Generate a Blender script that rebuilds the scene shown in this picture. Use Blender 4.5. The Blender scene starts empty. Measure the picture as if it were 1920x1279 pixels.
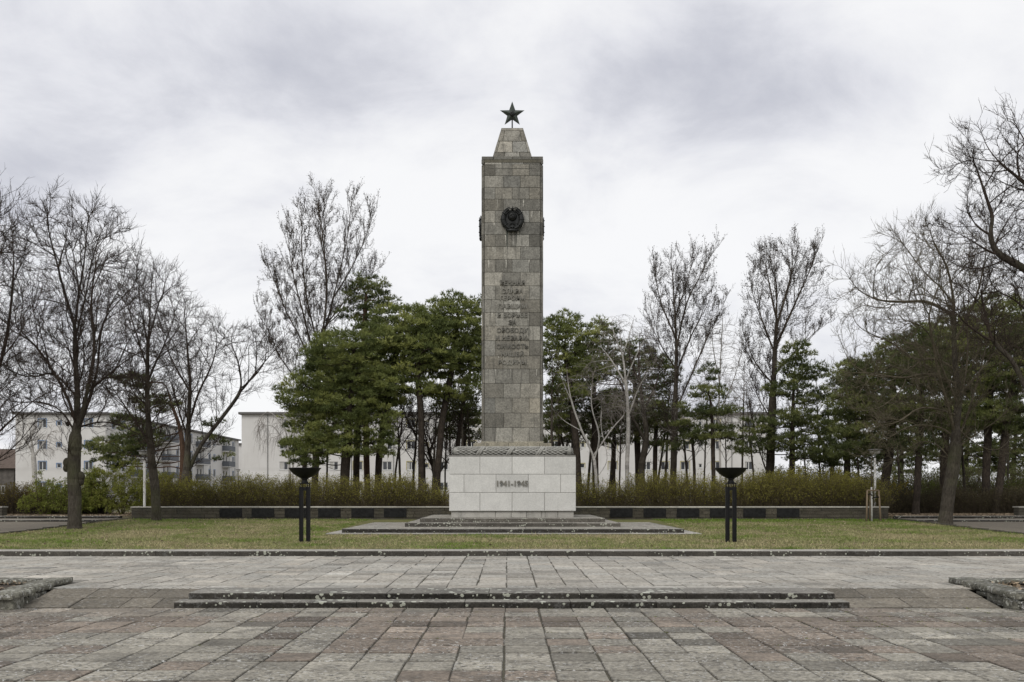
import bpy, math, random
import numpy as np
from mathutils import Vector, Matrix, noise as mnoise

# ------------------------------------------------------------------ camera
sc = bpy.context.scene
COL = sc.collection
R = math.radians
FPX, VX, VY, CAMZ = 1867.0, 952.0, 927.0, 1.7      # focal length / vanishing point in photo pixels, eye height
cam_d = bpy.data.cameras.new("camera")
cam = bpy.data.objects.new("camera", cam_d)
COL.objects.link(cam)
cam.location = (0, 0, CAMZ)
cam.rotation_euler = (R(90), 0, 0)
cam_d.sensor_width = 36
cam_d.lens = 36 * FPX / 1920
cam_d.shift_x = (960 - VX) / 1920
cam_d.shift_y = (VY - 639.5) / 1920
cam_d.clip_end = 5000
sc.camera = cam

# ------------------------------------------------------------------ world: overcast sky
SUN_EL, SUN_ROT = R(46), R(200)      # behind the photographer, slightly to the left
world = bpy.data.worlds.new("World")
sc.world = world
world.use_nodes = True
wt = world.node_tree
wt.nodes.clear()
def wn(t, **k):
    n = wt.nodes.new(t)
    for a, b in k.items(): setattr(n, a, b)
    return n
wl = wt.links.new
w_out = wn('ShaderNodeOutputWorld')
w_sky = wn('ShaderNodeTexSky', sky_type='NISHITA', sun_disc=False, sun_elevation=SUN_EL, sun_rotation=SUN_ROT)
w_bg1 = wn('ShaderNodeBackground'); w_bg1.inputs[1].default_value = 0.1
wl(w_sky.outputs[0], w_bg1.inputs[0])
w_tc = wn('ShaderNodeTexCoord')
w_sep = wn('ShaderNodeSeparateXYZ'); wl(w_tc.outputs['Generated'], w_sep.inputs[0])
def wmath(op, a, b=None, c=None):
    n = wn('ShaderNodeMath', operation=op)
    for i, x in enumerate((a, b, c)):
        if x is None: continue
        if isinstance(x, (int, float)): n.inputs[i].default_value = x
        else: wl(x, n.inputs[i])
    return n.outputs[0]
zz = wmath('ADD', wmath('MAXIMUM', w_sep.outputs[2], 0.0), 0.35)
cu = wmath('DIVIDE', w_sep.outputs[0], zz)
cv = wmath('DIVIDE', w_sep.outputs[1], zz)
w_cmb = wn('ShaderNodeCombineXYZ'); wl(cu, w_cmb.inputs[0]); wl(cv, w_cmb.inputs[1]); w_cmb.inputs[2].default_value = 3.7
def wnoise(scale, detail, rough, dist, off=(0, 0, 0)):
    m = wn('ShaderNodeMapping'); wl(w_cmb.outputs[0], m.inputs[0]); m.inputs[1].default_value = off
    n = wn('ShaderNodeTexNoise'); wl(m.outputs[0], n.inputs['Vector'])
    n.inputs['Scale'].default_value = scale; n.inputs['Detail'].default_value = detail
    n.inputs['Roughness'].default_value = rough; n.inputs['Distortion'].default_value = dist
    return n.outputs['Fac']
big = wnoise(1.7, 3, 0.5, 0.2, (0.35, 2.1, 0))
mid = wnoise(3.4, 9, 0.60, 0.3, (4.0, 0.0, 0))
# heavier banks of cloud standing in two parts of this sky (u, v are cloud-plane coordinates)
def bank(u0, v0, ru, rv):
    a = wmath('DIVIDE', wmath('SUBTRACT', cu, u0), ru)
    b = wmath('DIVIDE', wmath('SUBTRACT', cv, v0), rv)
    r2 = wmath('ADD', wmath('MULTIPLY', a, a), wmath('MULTIPLY', b, b))
    return wmath('POWER', 2.718, wmath('MULTIPLY', r2, -1.0))
banks = wmath('ADD', bank(0.27, 1.24, 0.22, 0.15), wmath('ADD', wmath('MULTIPLY', bank(-0.27, 1.22, 0.22, 0.13), 0.85), wmath('MULTIPLY', bank(-0.66, 1.40, 0.16, 0.13), 0.8)))
dark = wmath('ADD', wmath('MULTIPLY', banks, 0.30), wmath('ADD', wmath('MULTIPLY', big, 0.65), wmath('MULTIPLY', mid, 0.70)))
w_mr = wn('ShaderNodeMapRange'); wl(dark, w_mr.inputs[0])
w_mr.inputs[1].default_value = 0.57; w_mr.inputs[2].default_value = 1.03
w_mr.interpolation_type = 'SMOOTHSTEP'
w_rmp = wn('ShaderNodeValToRGB'); wl(w_mr.outputs[0], w_rmp.inputs[0])
e = w_rmp.color_ramp.elements
e[0].position, e[0].color = 0.0, (0.975, 0.975, 0.985, 1)
e[1].position, e[1].color = 1.0, (0.545, 0.557, 0.625, 1)
x = e.new(0.45); x.color = (0.80, 0.806, 0.852, 1)
w_bg2 = wn('ShaderNodeBackground'); wl(w_rmp.outputs[0], w_bg2.inputs[0]); w_bg2.inputs[1].default_value = 1.0
w_mix = wn('ShaderNodeMixShader'); w_mix.inputs[0].default_value = 0.95
wl(w_bg1.outputs[0], w_mix.inputs[1]); wl(w_bg2.outputs[0], w_mix.inputs[2]); wl(w_mix.outputs[0], w_out.inputs[0])

sun_d = bpy.data.lights.new("sun", 'SUN')
sun_d.energy = 1.5; sun_d.angle = R(30); sun_d.color = (1.0, 0.965, 0.91)
sun = bpy.data.objects.new("sun", sun_d); COL.objects.link(sun)
# the lamp shines along -Z; aim it from the sky's sun direction
sdir = Vector((math.sin(SUN_ROT) * math.cos(SUN_EL), math.cos(SUN_ROT) * math.cos(SUN_EL), math.sin(SUN_EL)))
sun.rotation_euler = sdir.to_track_quat('Z', 'Y').to_euler()
sun.location = (-10, -20, 40)

vs = sc.view_settings
vs.view_transform = 'Standard'; vs.look = 'None'; vs.exposure = 0.0; vs.gamma = 1.0; vs.use_curve_mapping = False

# ------------------------------------------------------------------ helpers
rng = np.random.default_rng(7)
def P(px, py, d): return np.array([(px - VX) * d / FPX, d, CAMZ + (VY - py) * d / FPX])
def GZ(y):
    """height of the lawn at distance y"""
    t = min(max((y - 34.0) / 12.5, 0.0), 1.0)
    return 0.30 + 0.22 * t * t * (3 - 2 * t)
BACKZ = 0.66
ROOT = {}
def nrm(a): return a / np.maximum(np.linalg.norm(a, axis=-1, keepdims=True), 1e-9)

class MB:
    """collects faces of one mesh object; tint is a per-vertex colour multiplied into the material"""
    def __init__(s): s.v = []; s.q = []; s.n3 = []; s.ng = []; s.t = []; s.n = 0
    def add(s, v, quads=None, tris=None, ngons=None, tint=None):
        v = np.asarray(v, float).reshape(-1, 3)
        if quads is not None and len(quads): s.q.append(np.asarray(quads, np.int64).reshape(-1, 4) + s.n)
        if tris is not None and len(tris): s.n3.append(np.asarray(tris, np.int64).reshape(-1, 3) + s.n)
        if ngons is not None:
            for g in ngons: s.ng.append(np.asarray(g, np.int64) + s.n)
        if tint is None: tint = (1, 1, 1)
        t = np.asarray(tint, float)
        if t.ndim == 0: t = np.array([t, t, t])
        if t.ndim == 1: t = np.repeat(t[None, :], len(v), 0)
        s.v.append(v); s.t.append(t); s.n += len(v)
    def merge(s, o):
        if not o.n: return
        s.v += o.v; s.t += o.t; s.q += [a + s.n for a in o.q]; s.n3 += [a + s.n for a in o.n3]; s.ng += [a + s.n for a in o.ng]; s.n += o.n
    def box(s, x0, x1, y0, y1, z0, z1, tint=None):
        v = [(x, y, z) for z in (z0, z1) for y in (y0, y1) for x in (x0, x1)]
        s.add(v, quads=[(0, 2, 3, 1), (4, 5, 7, 6), (0, 1, 5, 4), (2, 6, 7, 3), (0, 4, 6, 2), (1, 3, 7, 5)], tint=tint)
    def block(s, o, u, v, w, h, d, bev, tint=None, jit=0.0, back=False):
        """stone with a chamfered front face: o = centre of the front, u x v = outward normal"""
        o, u, v = (np.asarray(a, float) for a in (o, u, v)); n = np.cross(u, v)
        c = np.array([(-1, -1), (1, -1), (1, 1), (-1, 1)], float)
        def ring(dw, z, j=0): return o + u * (c[:, :1] * (w / 2 - dw)) + v * (c[:, 1:] * (h / 2 - dw)) + n * z
        j = rng.normal(0, 1, 3) * jit
        a, b, f = ring(0, -d), ring(0, -bev), ring(bev, 0)
        f = f + n * (rng.normal(0, jit, (4, 1)) if jit else 0); b = b + n * (j[0])
        k = [0, 1, 2, 3]
        q = []
        for i in range(4):
            i2 = (i + 1) % 4
            q += [(i, i2, 4 + i2, 4 + i), (4 + i, 4 + i2, 8 + i2, 8 + i)]
        q.append((8, 9, 10, 11))
        if back: q.append((3, 2, 1, 0))
        s.add(np.vstack([a, b, f]), quads=q, tint=tint)
    def tube(s, pts, rad, k=8, tint=None, caps=True):
        pts = np.asarray(pts, float); m = len(pts)
        rad = np.full(m, rad) if np.isscalar(rad) else np.asarray(rad, float)
        d = np.zeros_like(pts); d[1:-1] = pts[2:] - pts[:-2]; d[0] = pts[1] - pts[0]; d[-1] = pts[-1] - pts[-2]; d = nrm(d)
        ref = np.array([0.11, 0.07, 1.0]) if abs(d[:, 2]).mean() < 0.8 else np.array([1.0, 0.09, 0.05])
        u = nrm(np.cross(d, ref)); w = np.cross(d, u)
        a = np.arange(k) * 2 * math.pi / k
        v = pts[:, None] + rad[:, None, None] * (np.cos(a)[None, :, None] * u[:, None] + np.sin(a)[None, :, None] * w[:, None])
        i = np.arange(m - 1)[:, None] * k; j = np.arange(k)[None, :]; j2 = (j + 1) % k
        q = np.stack([i + j, i + j2, i + k + j2, i + k + j], -1).reshape(-1, 4)
        s.add(v.reshape(-1, 3), quads=q, ngons=[list(range(k))[::-1], [(m - 1) * k + x for x in range(k)]] if caps else None, tint=tint)
    def lathe(s, cx, cy, prof, k=32, tint=None):
        """prof: list of (r, z)"""
        a = np.arange(k) * 2 * math.pi / k
        v = np.array([[(cx + r * math.cos(t), cy + r * math.sin(t), z) for t in a] for r, z in prof]).reshape(-1, 3)
        m = len(prof); i = np.arange(m - 1)[:, None] * k; j = np.arange(k)[None, :]; j2 = (j + 1) % k
        q = np.stack([i + j, i + j2, i + k + j2, i + k + j], -1).reshape(-1, 4)
        s.add(v, quads=q, ngons=[list(range(k))[::-1], [(m - 1) * k + x for x in range(k)]], tint=tint)
    def prism(s, poly, z0, z1, tint=None):
        """poly: list of (x, y) counter-clockwise"""
        m = len(poly)
        v = [(x, y, z0) for x, y in poly] + [(x, y, z1) for x, y in poly]
        s.add(v, quads=[(i, (i + 1) % m, m + (i + 1) % m, m + i) for i in range(m)],
              ngons=[list(range(m))[::-1], list(range(m, 2 * m))], tint=tint)
    def ball(s, c, r, k=12, m=7, tint=None):
        r = np.broadcast_to(np.asarray(r, float), (3,))
        th = np.linspace(0.02, math.pi - 0.02, m); a = np.arange(k) * 2 * math.pi / k
        v = np.array([[(math.sin(t) * math.cos(b), math.sin(t) * math.sin(b), -math.cos(t)) for b in a] for t in th]).reshape(-1, 3) * r + np.asarray(c)
        i = np.arange(m - 1)[:, None] * k; j = np.arange(k)[None, :]; j2 = (j + 1) % k
        q = np.stack([i + j, i + j2, i + k + j2, i + k + j], -1).reshape(-1, 4)
        s.add(v, quads=q, ngons=[list(range(k))[::-1], [(m - 1) * k + x for x in range(k)]], tint=tint)
    def build(s, name, mat, parent=None, smooth=False, origin=None, bevel=0.0):
        me = bpy.data.meshes.new(name)
        v = np.vstack(s.v); t = np.vstack(s.t)
        if parent is not None: org = ROOT[parent.name]
        elif origin is not None: org = np.asarray(origin, float)
        else:
            lo, hi = v.min(0), v.max(0); org = np.array([(lo[0] + hi[0]) / 2, (lo[1] + hi[1]) / 2, lo[2]])
        me.vertices.add(len(v)); me.vertices.foreach_set('co', (v - org).astype(np.float32).ravel())
        L, S, n = [], [], 0
        for arr, k in ((s.q, 4), (s.n3, 3)):
            if arr:
                a = np.vstack(arr); L.append(a.ravel()); S.append(n + np.arange(len(a)) * k); n += a.size
        for g in s.ng: L.append(g); S.append(np.array([n])); n += len(g)
        L = np.concatenate(L).astype(np.int32); S = np.concatenate(S).astype(np.int32)
        me.loops.add(len(L)); me.loops.foreach_set('vertex_index', L)
        me.polygons.add(len(S)); me.polygons.foreach_set('loop_start', S)
        me.polygons.foreach_set('use_smooth', np.full(len(S), smooth))
        at = me.attributes.new('tint', 'FLOAT_COLOR', 'POINT')
        at.data.foreach_set('color', np.hstack([t, np.ones((len(t), 1))]).astype(np.float32).ravel())
        me.update(calc_edges=True)
        me.materials.append(mat)
        o = bpy.data.objects.new(name, me); COL.objects.link(o)
        if parent is not None: o.parent = parent
        else: o.location = org
        ROOT[o.name] = org
        if bevel:
            b = o.modifiers.new('bevel', 'BEVEL'); b.width = bevel; b.segments = 2; b.limit_method = 'ANGLE'; b.angle_limit = R(40)
        return o

def empty(name, loc):
    o = bpy.data.objects.new(name, None); COL.objects.link(o)
    o.location = loc; o.empty_display_size = 0.3; ROOT[o.name] = np.asarray(loc, float)
    return o
def tag(o, label, cat, group=None, kind=None):
    o['label'] = label; o['category'] = cat
    if group: o['group'] = group
    if kind: o['kind'] = kind
    return o
def struct(o, kind='structure', label=None, cat=None):
    o['kind'] = kind
    if label: o['label'] = label; o['category'] = cat
    return o
def copy_tree(o, parent=None):
    c = o.copy(); COL.objects.link(c)
    if parent is not None: c.parent = parent
    for ch in list(o.children): copy_tree(ch, c)
    return c

# ------------------------------------------------------------------ materials
def mat_new(name, rough=0.85, spec=0.3):
    m = bpy.data.materials.new(name); m.use_nodes = True
    nt = m.node_tree; b = nt.nodes['Principled BSDF']
    b.inputs['Roughness'].default_value = rough
    b.inputs['Specular IOR Level'].default_value = spec
    return m, nt, b
class G:
    """small node-writing helper"""
    def __init__(s, nt): s.nt = nt; s.pos = None
    def n(s, t, **k):
        x = s.nt.nodes.new(t)
        for a, b in k.items(): setattr(x, a, b)
        return x
    def set(s, sock, v):
        if isinstance(v, bpy.types.NodeSocket): s.nt.links.new(v, sock)
        elif isinstance(v, (tuple, list)) and len(v) == 3 and sock.type == 'RGBA': sock.default_value = (*v, 1)
        else: sock.default_value = v
    def P(s):
        if s.pos is None: s.pos = s.n('ShaderNodeNewGeometry').outputs['Position']
        return s.pos
    def scaled(s, sc, off=(0, 0, 0)):
        m = s.n('ShaderNodeMapping'); s.set(m.inputs[0], s.P()); m.inputs[1].default_value = off; m.inputs[3].default_value = sc
        return m.outputs[0]
    def noise(s, scale, detail=4, rough=0.55, vec=None, dist=0.0, out='Fac'):
        x = s.n('ShaderNodeTexNoise'); s.set(x.inputs['Vector'], vec if vec is not None else s.P())
        x.inputs['Scale'].default_value = scale; x.inputs['Detail'].default_value = detail
        x.inputs['Roughness'].default_value = rough; x.inputs['Distortion'].default_value = dist
        return x.outputs[out]
    def voro(s, scale, vec=None, out='Distance', rand=1.0):
        x = s.n('ShaderNodeTexVoronoi'); s.set(x.inputs['Vector'], vec if vec is not None else s.P())
        x.inputs['Scale'].default_value = scale; x.inputs['Randomness'].default_value = rand
        return x.outputs[out]
    def ramp(s, fac, a, b, lo=0.0, hi=1.0):
        x = s.n('ShaderNodeMapRange'); s.set(x.inputs[0], fac)
        x.inputs[1].default_value = a; x.inputs[2].default_value = b; x.inputs[3].default_value = lo; x.inputs[4].default_value = hi
        return x.outputs[0]
    def mix(s, fac, a, b, mode='MIX'):
        x = s.n('ShaderNodeMix', data_type='RGBA', blend_type=mode)
        s.set(x.inputs[0], fac); s.set(x.inputs[6], a); s.set(x.inputs[7], b)
        return x.outputs[2]
    def math(s, op, a, b=0.0):
        x = s.n('ShaderNodeMath', operation=op); s.set(x.inputs[0], a); s.set(x.inputs[1], b)
        return x.outputs[0]
    def tint(s):
        x = s.n('ShaderNodeAttribute', attribute_name='tint'); return x.outputs['Color']
    def bump(s, b, h, strength=0.4, dist=0.02):
        x = s.n('ShaderNodeBump'); s.set(x.inputs['Height'], h); x.inputs['Strength'].default_value = strength
        x.inputs['Distance'].default_value = dist; s.nt.links.new(x.outputs[0], b.inputs['Normal'])

def stone(name, base, mottle=0.35, speck=0.25, speck_scale=60, grain=40, lichen=0.0, lichen_scale=9, lichen_col=(0.45, 0.46, 0.42),
          moss=0.0, moss_col=(0.06, 0.065, 0.03), streak=0.0, fleck=0.0, fleck_scale=16, bump=0.5, rough=0.9, dark=0.0, dark_col=(0.045, 0.045, 0.042), dark_scale=1.3):
    m, nt, b = mat_new(name, rough, 0.2); g = G(nt)
    c = g.mix(1.0, base, g.tint(), 'MULTIPLY')
    big = g.noise(2.2, 5, 0.6)
    c = g.mix(1.0, c, g.mix(big, (1 - mottle,) * 3, (1 + mottle * 0.8,) * 3), 'MULTIPLY')
    fine = g.noise(grain, 3, 0.7)
    c = g.mix(1.0, c, g.mix(g.ramp(fine, 0.3, 0.7), (1 - speck,) * 3, (1 + speck,) * 3), 'MULTIPLY')
    if dark:
        d = g.noise(dark_scale, 6, 0.68)
        c = g.mix(g.ramp(d, 0.5, 0.72, 0, dark), c, dark_col)
    if streak:
        v = g.scaled((7.0, 7.0, 0.55)); s1 = g.noise(1.0, 5, 0.65, v)
        c = g.mix(g.ramp(s1, 0.56, 0.72, 0, streak), c, (0.07, 0.068, 0.06))
        v = g.scaled((5.0, 5.0, 0.9), (3.1, 7.7, 0.4)); s2 = g.noise(1.6, 6, 0.72, v)
        c = g.mix(g.ramp(s2, 0.665, 0.72, 0, 0.75), c, (0.42, 0.41, 0.38))
    if fleck:
        gate = g.noise(1.15, 4, 0.6, g.scaled((1, 1, 1), (5.1, 2.2, 0)))
        isl = g.n('ShaderNodeNewGeometry').outputs['Random Per Island']
        gate = g.math('ADD', g.math('MULTIPLY', gate, 0.7), g.math('MULTIPLY', isl, 0.34))
        n1 = g.noise(fleck_scale, 4, 0.72, g.scaled((1, 1, 1), (1.3, 9.2, 4.4)))
        c = g.mix(g.math('MULTIPLY', g.ramp(n1, 0.53, 0.60), g.ramp(gate, 0.35, 0.62, 0.25 * fleck, fleck)), c, (0.055, 0.052, 0.046))
        n2 = g.noise(fleck_scale * 1.25, 4, 0.7)
        c = g.mix(g.math('MULTIPLY', g.ramp(n2, 0.575, 0.625), g.ramp(gate, 0.38, 0.6, 0.2 * fleck, fleck)), c, (0.50, 0.50, 0.485))
    if moss:
        d = g.noise(3.1, 6, 0.7)
        c = g.mix(g.ramp(d, 0.55, 0.75, 0, moss), c, moss_col)
    if lichen:
        vd = g.voro(lichen_scale); gate = g.noise(lichen_scale * 0.22, 4, 0.6)
        thr = g.ramp(gate, 0.36, 0.66, 0.0, 0.42)
        wob = g.math('ADD', vd, g.math('MULTIPLY', g.math('SUBTRACT', g.noise(lichen_scale * 4, 2), 0.5), 0.25))
        msk = g.math('MULTIPLY', g.math('LESS_THAN', wob, thr), lichen)
        c = g.mix(msk, c, lichen_col)
    g.set(b.inputs['Base Color'], c)
    g.bump(b, g.math('ADD', fine, g.math('MULTIPLY', g.noise(8, 4), 1.2)), bump, 0.012)
    return m
def plain(name, col, rough=0.6, spec=0.4, metal=0.0, var=0.15, scale=6.0, bump=0.0, use_tint=False):
    m, nt, b = mat_new(name, rough, spec); g = G(nt)
    b.inputs['Metallic'].default_value = metal
    c = g.mix(g.ramp(g.noise(scale, 5, 0.6), 0.3, 0.7), tuple(x * (1 - var) for x in col), tuple(x * (1 + var) for x in col))
    if use_tint: c = g.mix(1.0, c, g.tint(), 'MULTIPLY')
    g.set(b.inputs['Base Color'], c)
    if bump: g.bump(b, g.noise(scale * 3, 4), bump, 0.01)
    return m
def bark(name, a, b_, vs=(9, 9, 2.0), bump=0.8, green=0.0, gcol=(0.10, 0.11, 0.05)):
    m, nt, b = mat_new(name, 0.95, 0.1); g = G(nt)
    n = g.noise(2.2, 5, 0.7, g.scaled(vs))
    c = g.mix(g.ramp(n, 0.32, 0.68), a, b_)
    if green: c = g.mix(g.ramp(g.noise(0.9, 5, 0.6), 0.5, 0.7, 0, green), c, gcol)
    c = g.mix(1.0, c, g.tint(), 'MULTIPLY')
    g.set(b.inputs['Base Color'], c); g.bump(b, n, bump, 0.03)
    return m
def foliage(name, a, b_, sub=0.25, scale=1.5):
    m, nt, b = mat_new(name, 0.7, 0.25); g = G(nt)
    c = g.mix(g.ramp(g.noise(scale, 3), 0.35, 0.65), a, b_)
    c = g.mix(1.0, c, g.tint(), 'MULTIPLY')
    g.set(b.inputs['Base Color'], c)
    if sub:
        tr = g.n('ShaderNodeBsdfTranslucent'); g.set(tr.inputs[0], c)
        mx = g.n('ShaderNodeMixShader'); mx.inputs[0].default_value = sub
        nt.links.new(b.outputs[0], mx.inputs[1]); nt.links.new(tr.outputs[0], mx.inputs[2])
        nt.links.new(mx.outputs[0], nt.nodes['Material Output'].inputs[0])
    return m

M = {}
M['pave'] = stone('weathered paving slab', (0.252, 0.238, 0.206), 0.45, 0.45, grain=20, fleck=0.78, fleck_scale=13, dark=0.8, dark_scale=1.7, dark_col=(0.075, 0.07, 0.062), bump=0.6)
M['pave_up'] = stone('pale paving slab', (0.375, 0.354, 0.312), 0.32, 0.34, grain=16, fleck=0.6, fleck_scale=9, dark=0.6, dark_scale=1.1, dark_col=(0.12, 0.115, 0.10), bump=0.5)
M['ramp'] = stone('dark ramp slab', (0.255, 0.240, 0.208), 0.4, 0.4, grain=20, fleck=0.25, fleck_scale=13, dark=0.65, dark_scale=1.5, dark_col=(0.08, 0.074, 0.064), bump=0.6)
M['joint'] = stone('mossy joint soil', (0.085, 0.078, 0.056), 0.4, 0.4, grain=30, moss=0.7, moss_col=(0.07, 0.085, 0.025), bump=0.8)
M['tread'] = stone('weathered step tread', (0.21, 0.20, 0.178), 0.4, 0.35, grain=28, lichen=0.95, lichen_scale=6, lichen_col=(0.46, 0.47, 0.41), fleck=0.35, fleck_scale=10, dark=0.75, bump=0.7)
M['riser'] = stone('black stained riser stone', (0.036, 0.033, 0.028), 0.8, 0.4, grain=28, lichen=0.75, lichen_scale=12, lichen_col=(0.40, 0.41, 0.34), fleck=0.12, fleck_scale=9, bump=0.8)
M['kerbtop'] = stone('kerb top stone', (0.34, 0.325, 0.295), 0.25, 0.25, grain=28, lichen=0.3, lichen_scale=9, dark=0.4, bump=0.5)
M['granite'] = stone('grey granite block', (0.258, 0.249, 0.219), 0.45, 0.36, grain=18, streak=0.7, dark=0.55, dark_scale=2.6, dark_col=(0.085, 0.082, 0.072), bump=0.7)
M['granite_dark'] = stone('dark granite letter', (0.15, 0.143, 0.125), 0.3, 0.25, grain=40, bump=0.3)
M['mortar'] = stone('dark mortar', (0.085, 0.08, 0.068), 0.3, 0.3, bump=0.5)
M['limestone'] = stone('pale limestone block', (0.56, 0.556, 0.535), 0.16, 0.12, grain=24, streak=0.10, dark=0.10, dark_scale=5, dark_col=(0.3, 0.3, 0.29), bump=0.35)
M['plinth'] = stone('stained plinth stone', (0.40, 0.385, 0.35), 0.25, 0.2, streak=0.4, dark=0.5, dark_scale=2.0, bump=0.4)
M['garland'] = stone('carved grey stone', (0.33, 0.325, 0.30), 0.25, 0.2, grain=40, dark=0.35, dark_scale=4, bump=0.4)
M['wallstone'] = stone('old wall stone', (0.080, 0.073, 0.058), 0.5, 0.4, grain=20, moss=0.45, dark=0.75, dark_scale=1.5, bump=0.7)
M['coping'] = stone('pale coping stone', (0.33, 0.315, 0.275), 0.3, 0.25, dark=0.5, bump=0.5)
M['planter'] = stone('lichen covered rubble stone', (0.145, 0.14, 0.115), 0.7, 0.6, grain=18, fleck=0.7, fleck_scale=9, lichen=0.8, lichen_scale=11, lichen_col=(0.38, 0.38, 0.33), moss=0.6, dark=0.7, bump=0.6)
M['bronze'] = plain('dark bronze', (0.014, 0.015, 0.014), 0.45, 0.4, 0.3, 0.35, 9, 0.15)
M['bronze_green'] = plain('green patinated bronze', (0.040, 0.050, 0.040), 0.45, 0.5, 0.4, 0.4, 7, 0.15)
M['black'] = plain('black painted steel', (0.008, 0.008, 0.0085), 0.55, 0.22, 0.0, 0.25, 9)
M['plaque'] = plain('black bronze plaque', (0.018, 0.018, 0.018), 0.8, 0.1, 0.0, 0.4, 8, 0.2)
M['white_post'] = bark('flaking white paint', (0.62, 0.61, 0.58), (0.48, 0.47, 0.44), (18, 18, 6), 0.3)
M['lamp_grey'] = plain('grey lamp metal', (0.16, 0.155, 0.145), 0.5, 0.4, 0.2, 0.2)
M['lamp_glass'] = plain('clouded lamp glass', (0.42, 0.41, 0.38), 0.25, 0.5, 0.0, 0.15)
M['stake'] = bark('weathered stake wood', (0.26, 0.20, 0.135), (0.17, 0.13, 0.09), (22, 22, 3), 0.4)
M['limewash'] = bark('whitewashed trunk', (0.62, 0.61, 0.58), (0.45, 0.44, 0.41), (10, 10, 5), 0.4)
M['linden'] = bark('grey brown linden bark', (0.034, 0.029, 0.023), (0.098, 0.086, 0.069), (10, 10, 2.2), 1.0, 0.35)
M['linden_twig'] = bark('dark linden twig', (0.036, 0.028, 0.023), (0.066, 0.051, 0.041), (3, 3, 2), 0.2)
M['linden_twig_r'] = bark('olive linden twig', (0.078, 0.066, 0.046), (0.155, 0.134, 0.095), (3, 3, 2), 0.2)
M['poplar'] = bark('poplar bark', (0.040, 0.034, 0.027), (0.090, 0.078, 0.062), (8, 8, 2.5), 0.8)
M['poplar_twig'] = bark('poplar twig', (0.062, 0.050, 0.039), (0.105, 0.086, 0.066), (3, 3, 2), 0.2)
M['bud'] = foliage('dark poplar bud', (0.020, 0.015, 0.012), (0.040, 0.028, 0.022), 0.0)
M['birch'] = bark('white birch bark', (0.50, 0.48, 0.45), (0.25, 0.235, 0.21), (6, 6, 9), 0.3)
M['birch_twig'] = bark('grey birch twig', (0.17, 0.15, 0.13), (0.26, 0.235, 0.21), (3, 3, 2), 0.2)
M['pale_twig'] = bark('pale grey twig', (0.20, 0.185, 0.165), (0.28, 0.26, 0.235), (3, 3, 2), 0.2)
M['pine_bark'] = bark('pine bark', (0.024, 0.020, 0.017), (0.070, 0.056, 0.044), (7, 7, 2.2), 1.0)
M['pine_bark_red'] = bark('reddish pine bark', (0.055, 0.034, 0.024), (0.115, 0.072, 0.050), (7, 7, 2.2), 0.9)
M['needle'] = foliage('pine needles', (0.128, 0.156, 0.050), (0.230, 0.260, 0.088), 0.22, 0.7)
M['needle_dark'] = foliage('dark pine needles', (0.086, 0.106, 0.040), (0.170, 0.194, 0.070), 0.24, 0.7)
M['hedge_twig'] = bark('hedge twig', (0.062, 0.050, 0.030), (0.125, 0.102, 0.058), (4, 4, 2), 0.2)
M['hedge_leaf'] = foliage('olive hedge leaf', (0.165, 0.155, 0.030), (0.260, 0.242, 0.050), 0.35)
M['bush_leaf'] = foliage('fresh green leaf', (0.150, 0.165, 0.030), (0.230, 0.240, 0.050), 0.35)
M['grass'] = foliage('grass blade', (0.9, 0.9, 0.9), (1.08, 1.08, 1.08), 0.3, 3.0)
def lawn_mat():
    m, nt, b = mat_new('lawn soil', 0.95, 0.1); g = G(nt)
    c = g.mix(g.ramp(g.noise(0.7, 6, 0.65), 0.35, 0.65), (0.150, 0.140, 0.062), (0.095, 0.110, 0.036))
    c = g.mix(g.ramp(g.noise(9, 5, 0.7), 0.45, 0.75, 0, 0.6), c, (0.20, 0.17, 0.095))
    c = g.mix(g.ramp(g.noise(2.3, 6, 0.7), 0.62, 0.75, 0, 0.7), c, (0.09, 0.07, 0.05))
    g.set(b.inputs['Base Color'], c); g.bump(b, g.noise(16, 5), 1.0, 0.05); return m
M['lawn'] = lawn_mat()
def litter_mat():
    m, nt, b = mat_new('leaf litter ground', 0.95, 0.1); g = G(nt)
    c = g.mix(g.ramp(g.noise(5, 6, 0.75), 0.35, 0.68), (0.070, 0.056, 0.042), (0.20, 0.165, 0.125))
    c = g.mix(g.ramp(g.noise(0.12, 4), 0.45, 0.6, 0, 0.75), c, (0.085, 0.095, 0.04))
    g.set(b.inputs['Base Color'], c); g.bump(b, g.noise(14, 5), 1.0, 0.05); return m
M['litter'] = litter_mat()
M['leaf_dry'] = foliage('dry fallen leaf', (0.26, 0.205, 0.145), (0.36, 0.30, 0.22), 0.1, 6)
M['gravel'] = stone('grey gravel path', (0.165, 0.145, 0.115), 0.3, 0.5, grain=36, dark=0.2, bump=1.0)
M['soil'] = stone('dark planter soil', (0.06, 0.05, 0.04), 0.4, 0.5, grain=18, bump=1.0)
# ------------------------------------------------------------------ ground
def sheet(name, rows, mat, kind='structure'):
    """rows: list of (y, z, x0, x1); one strip of faces between neighbouring rows, split in x"""
    b = MB(); nx = 24
    v = np.array([[(x0 + (x1 - x0) * i / nx, y, z) for i in range(nx + 1)] for y, z, x0, x1 in rows]).reshape(-1, 3)
    i = np.arange(len(rows) - 1)[:, None] * (nx + 1); j = np.arange(nx)[None, :]
    q = np.stack([i + j, i + j + 1, i + nx + 2 + j, i + nx + 1 + j], -1).reshape(-1, 4)
    b.add(v, quads=q)
    return struct(b.build(name, mat, smooth=False), kind)
W = 1600
sheet('ground', [(-120, -0.09, -W, W), (24.75, -0.09, -W, W), (24.80, 0.20, -W, W), (34, 0.20, -W, W), (46, 0.40, -W, W), (47.0, 0.42, -W, W), (47.45, BACKZ - 0.02, -W, W), (49, BACKZ, -W, W), (300, BACKZ, -W, W), (3000, BACKZ, -W, W)], M['litter'])
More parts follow.
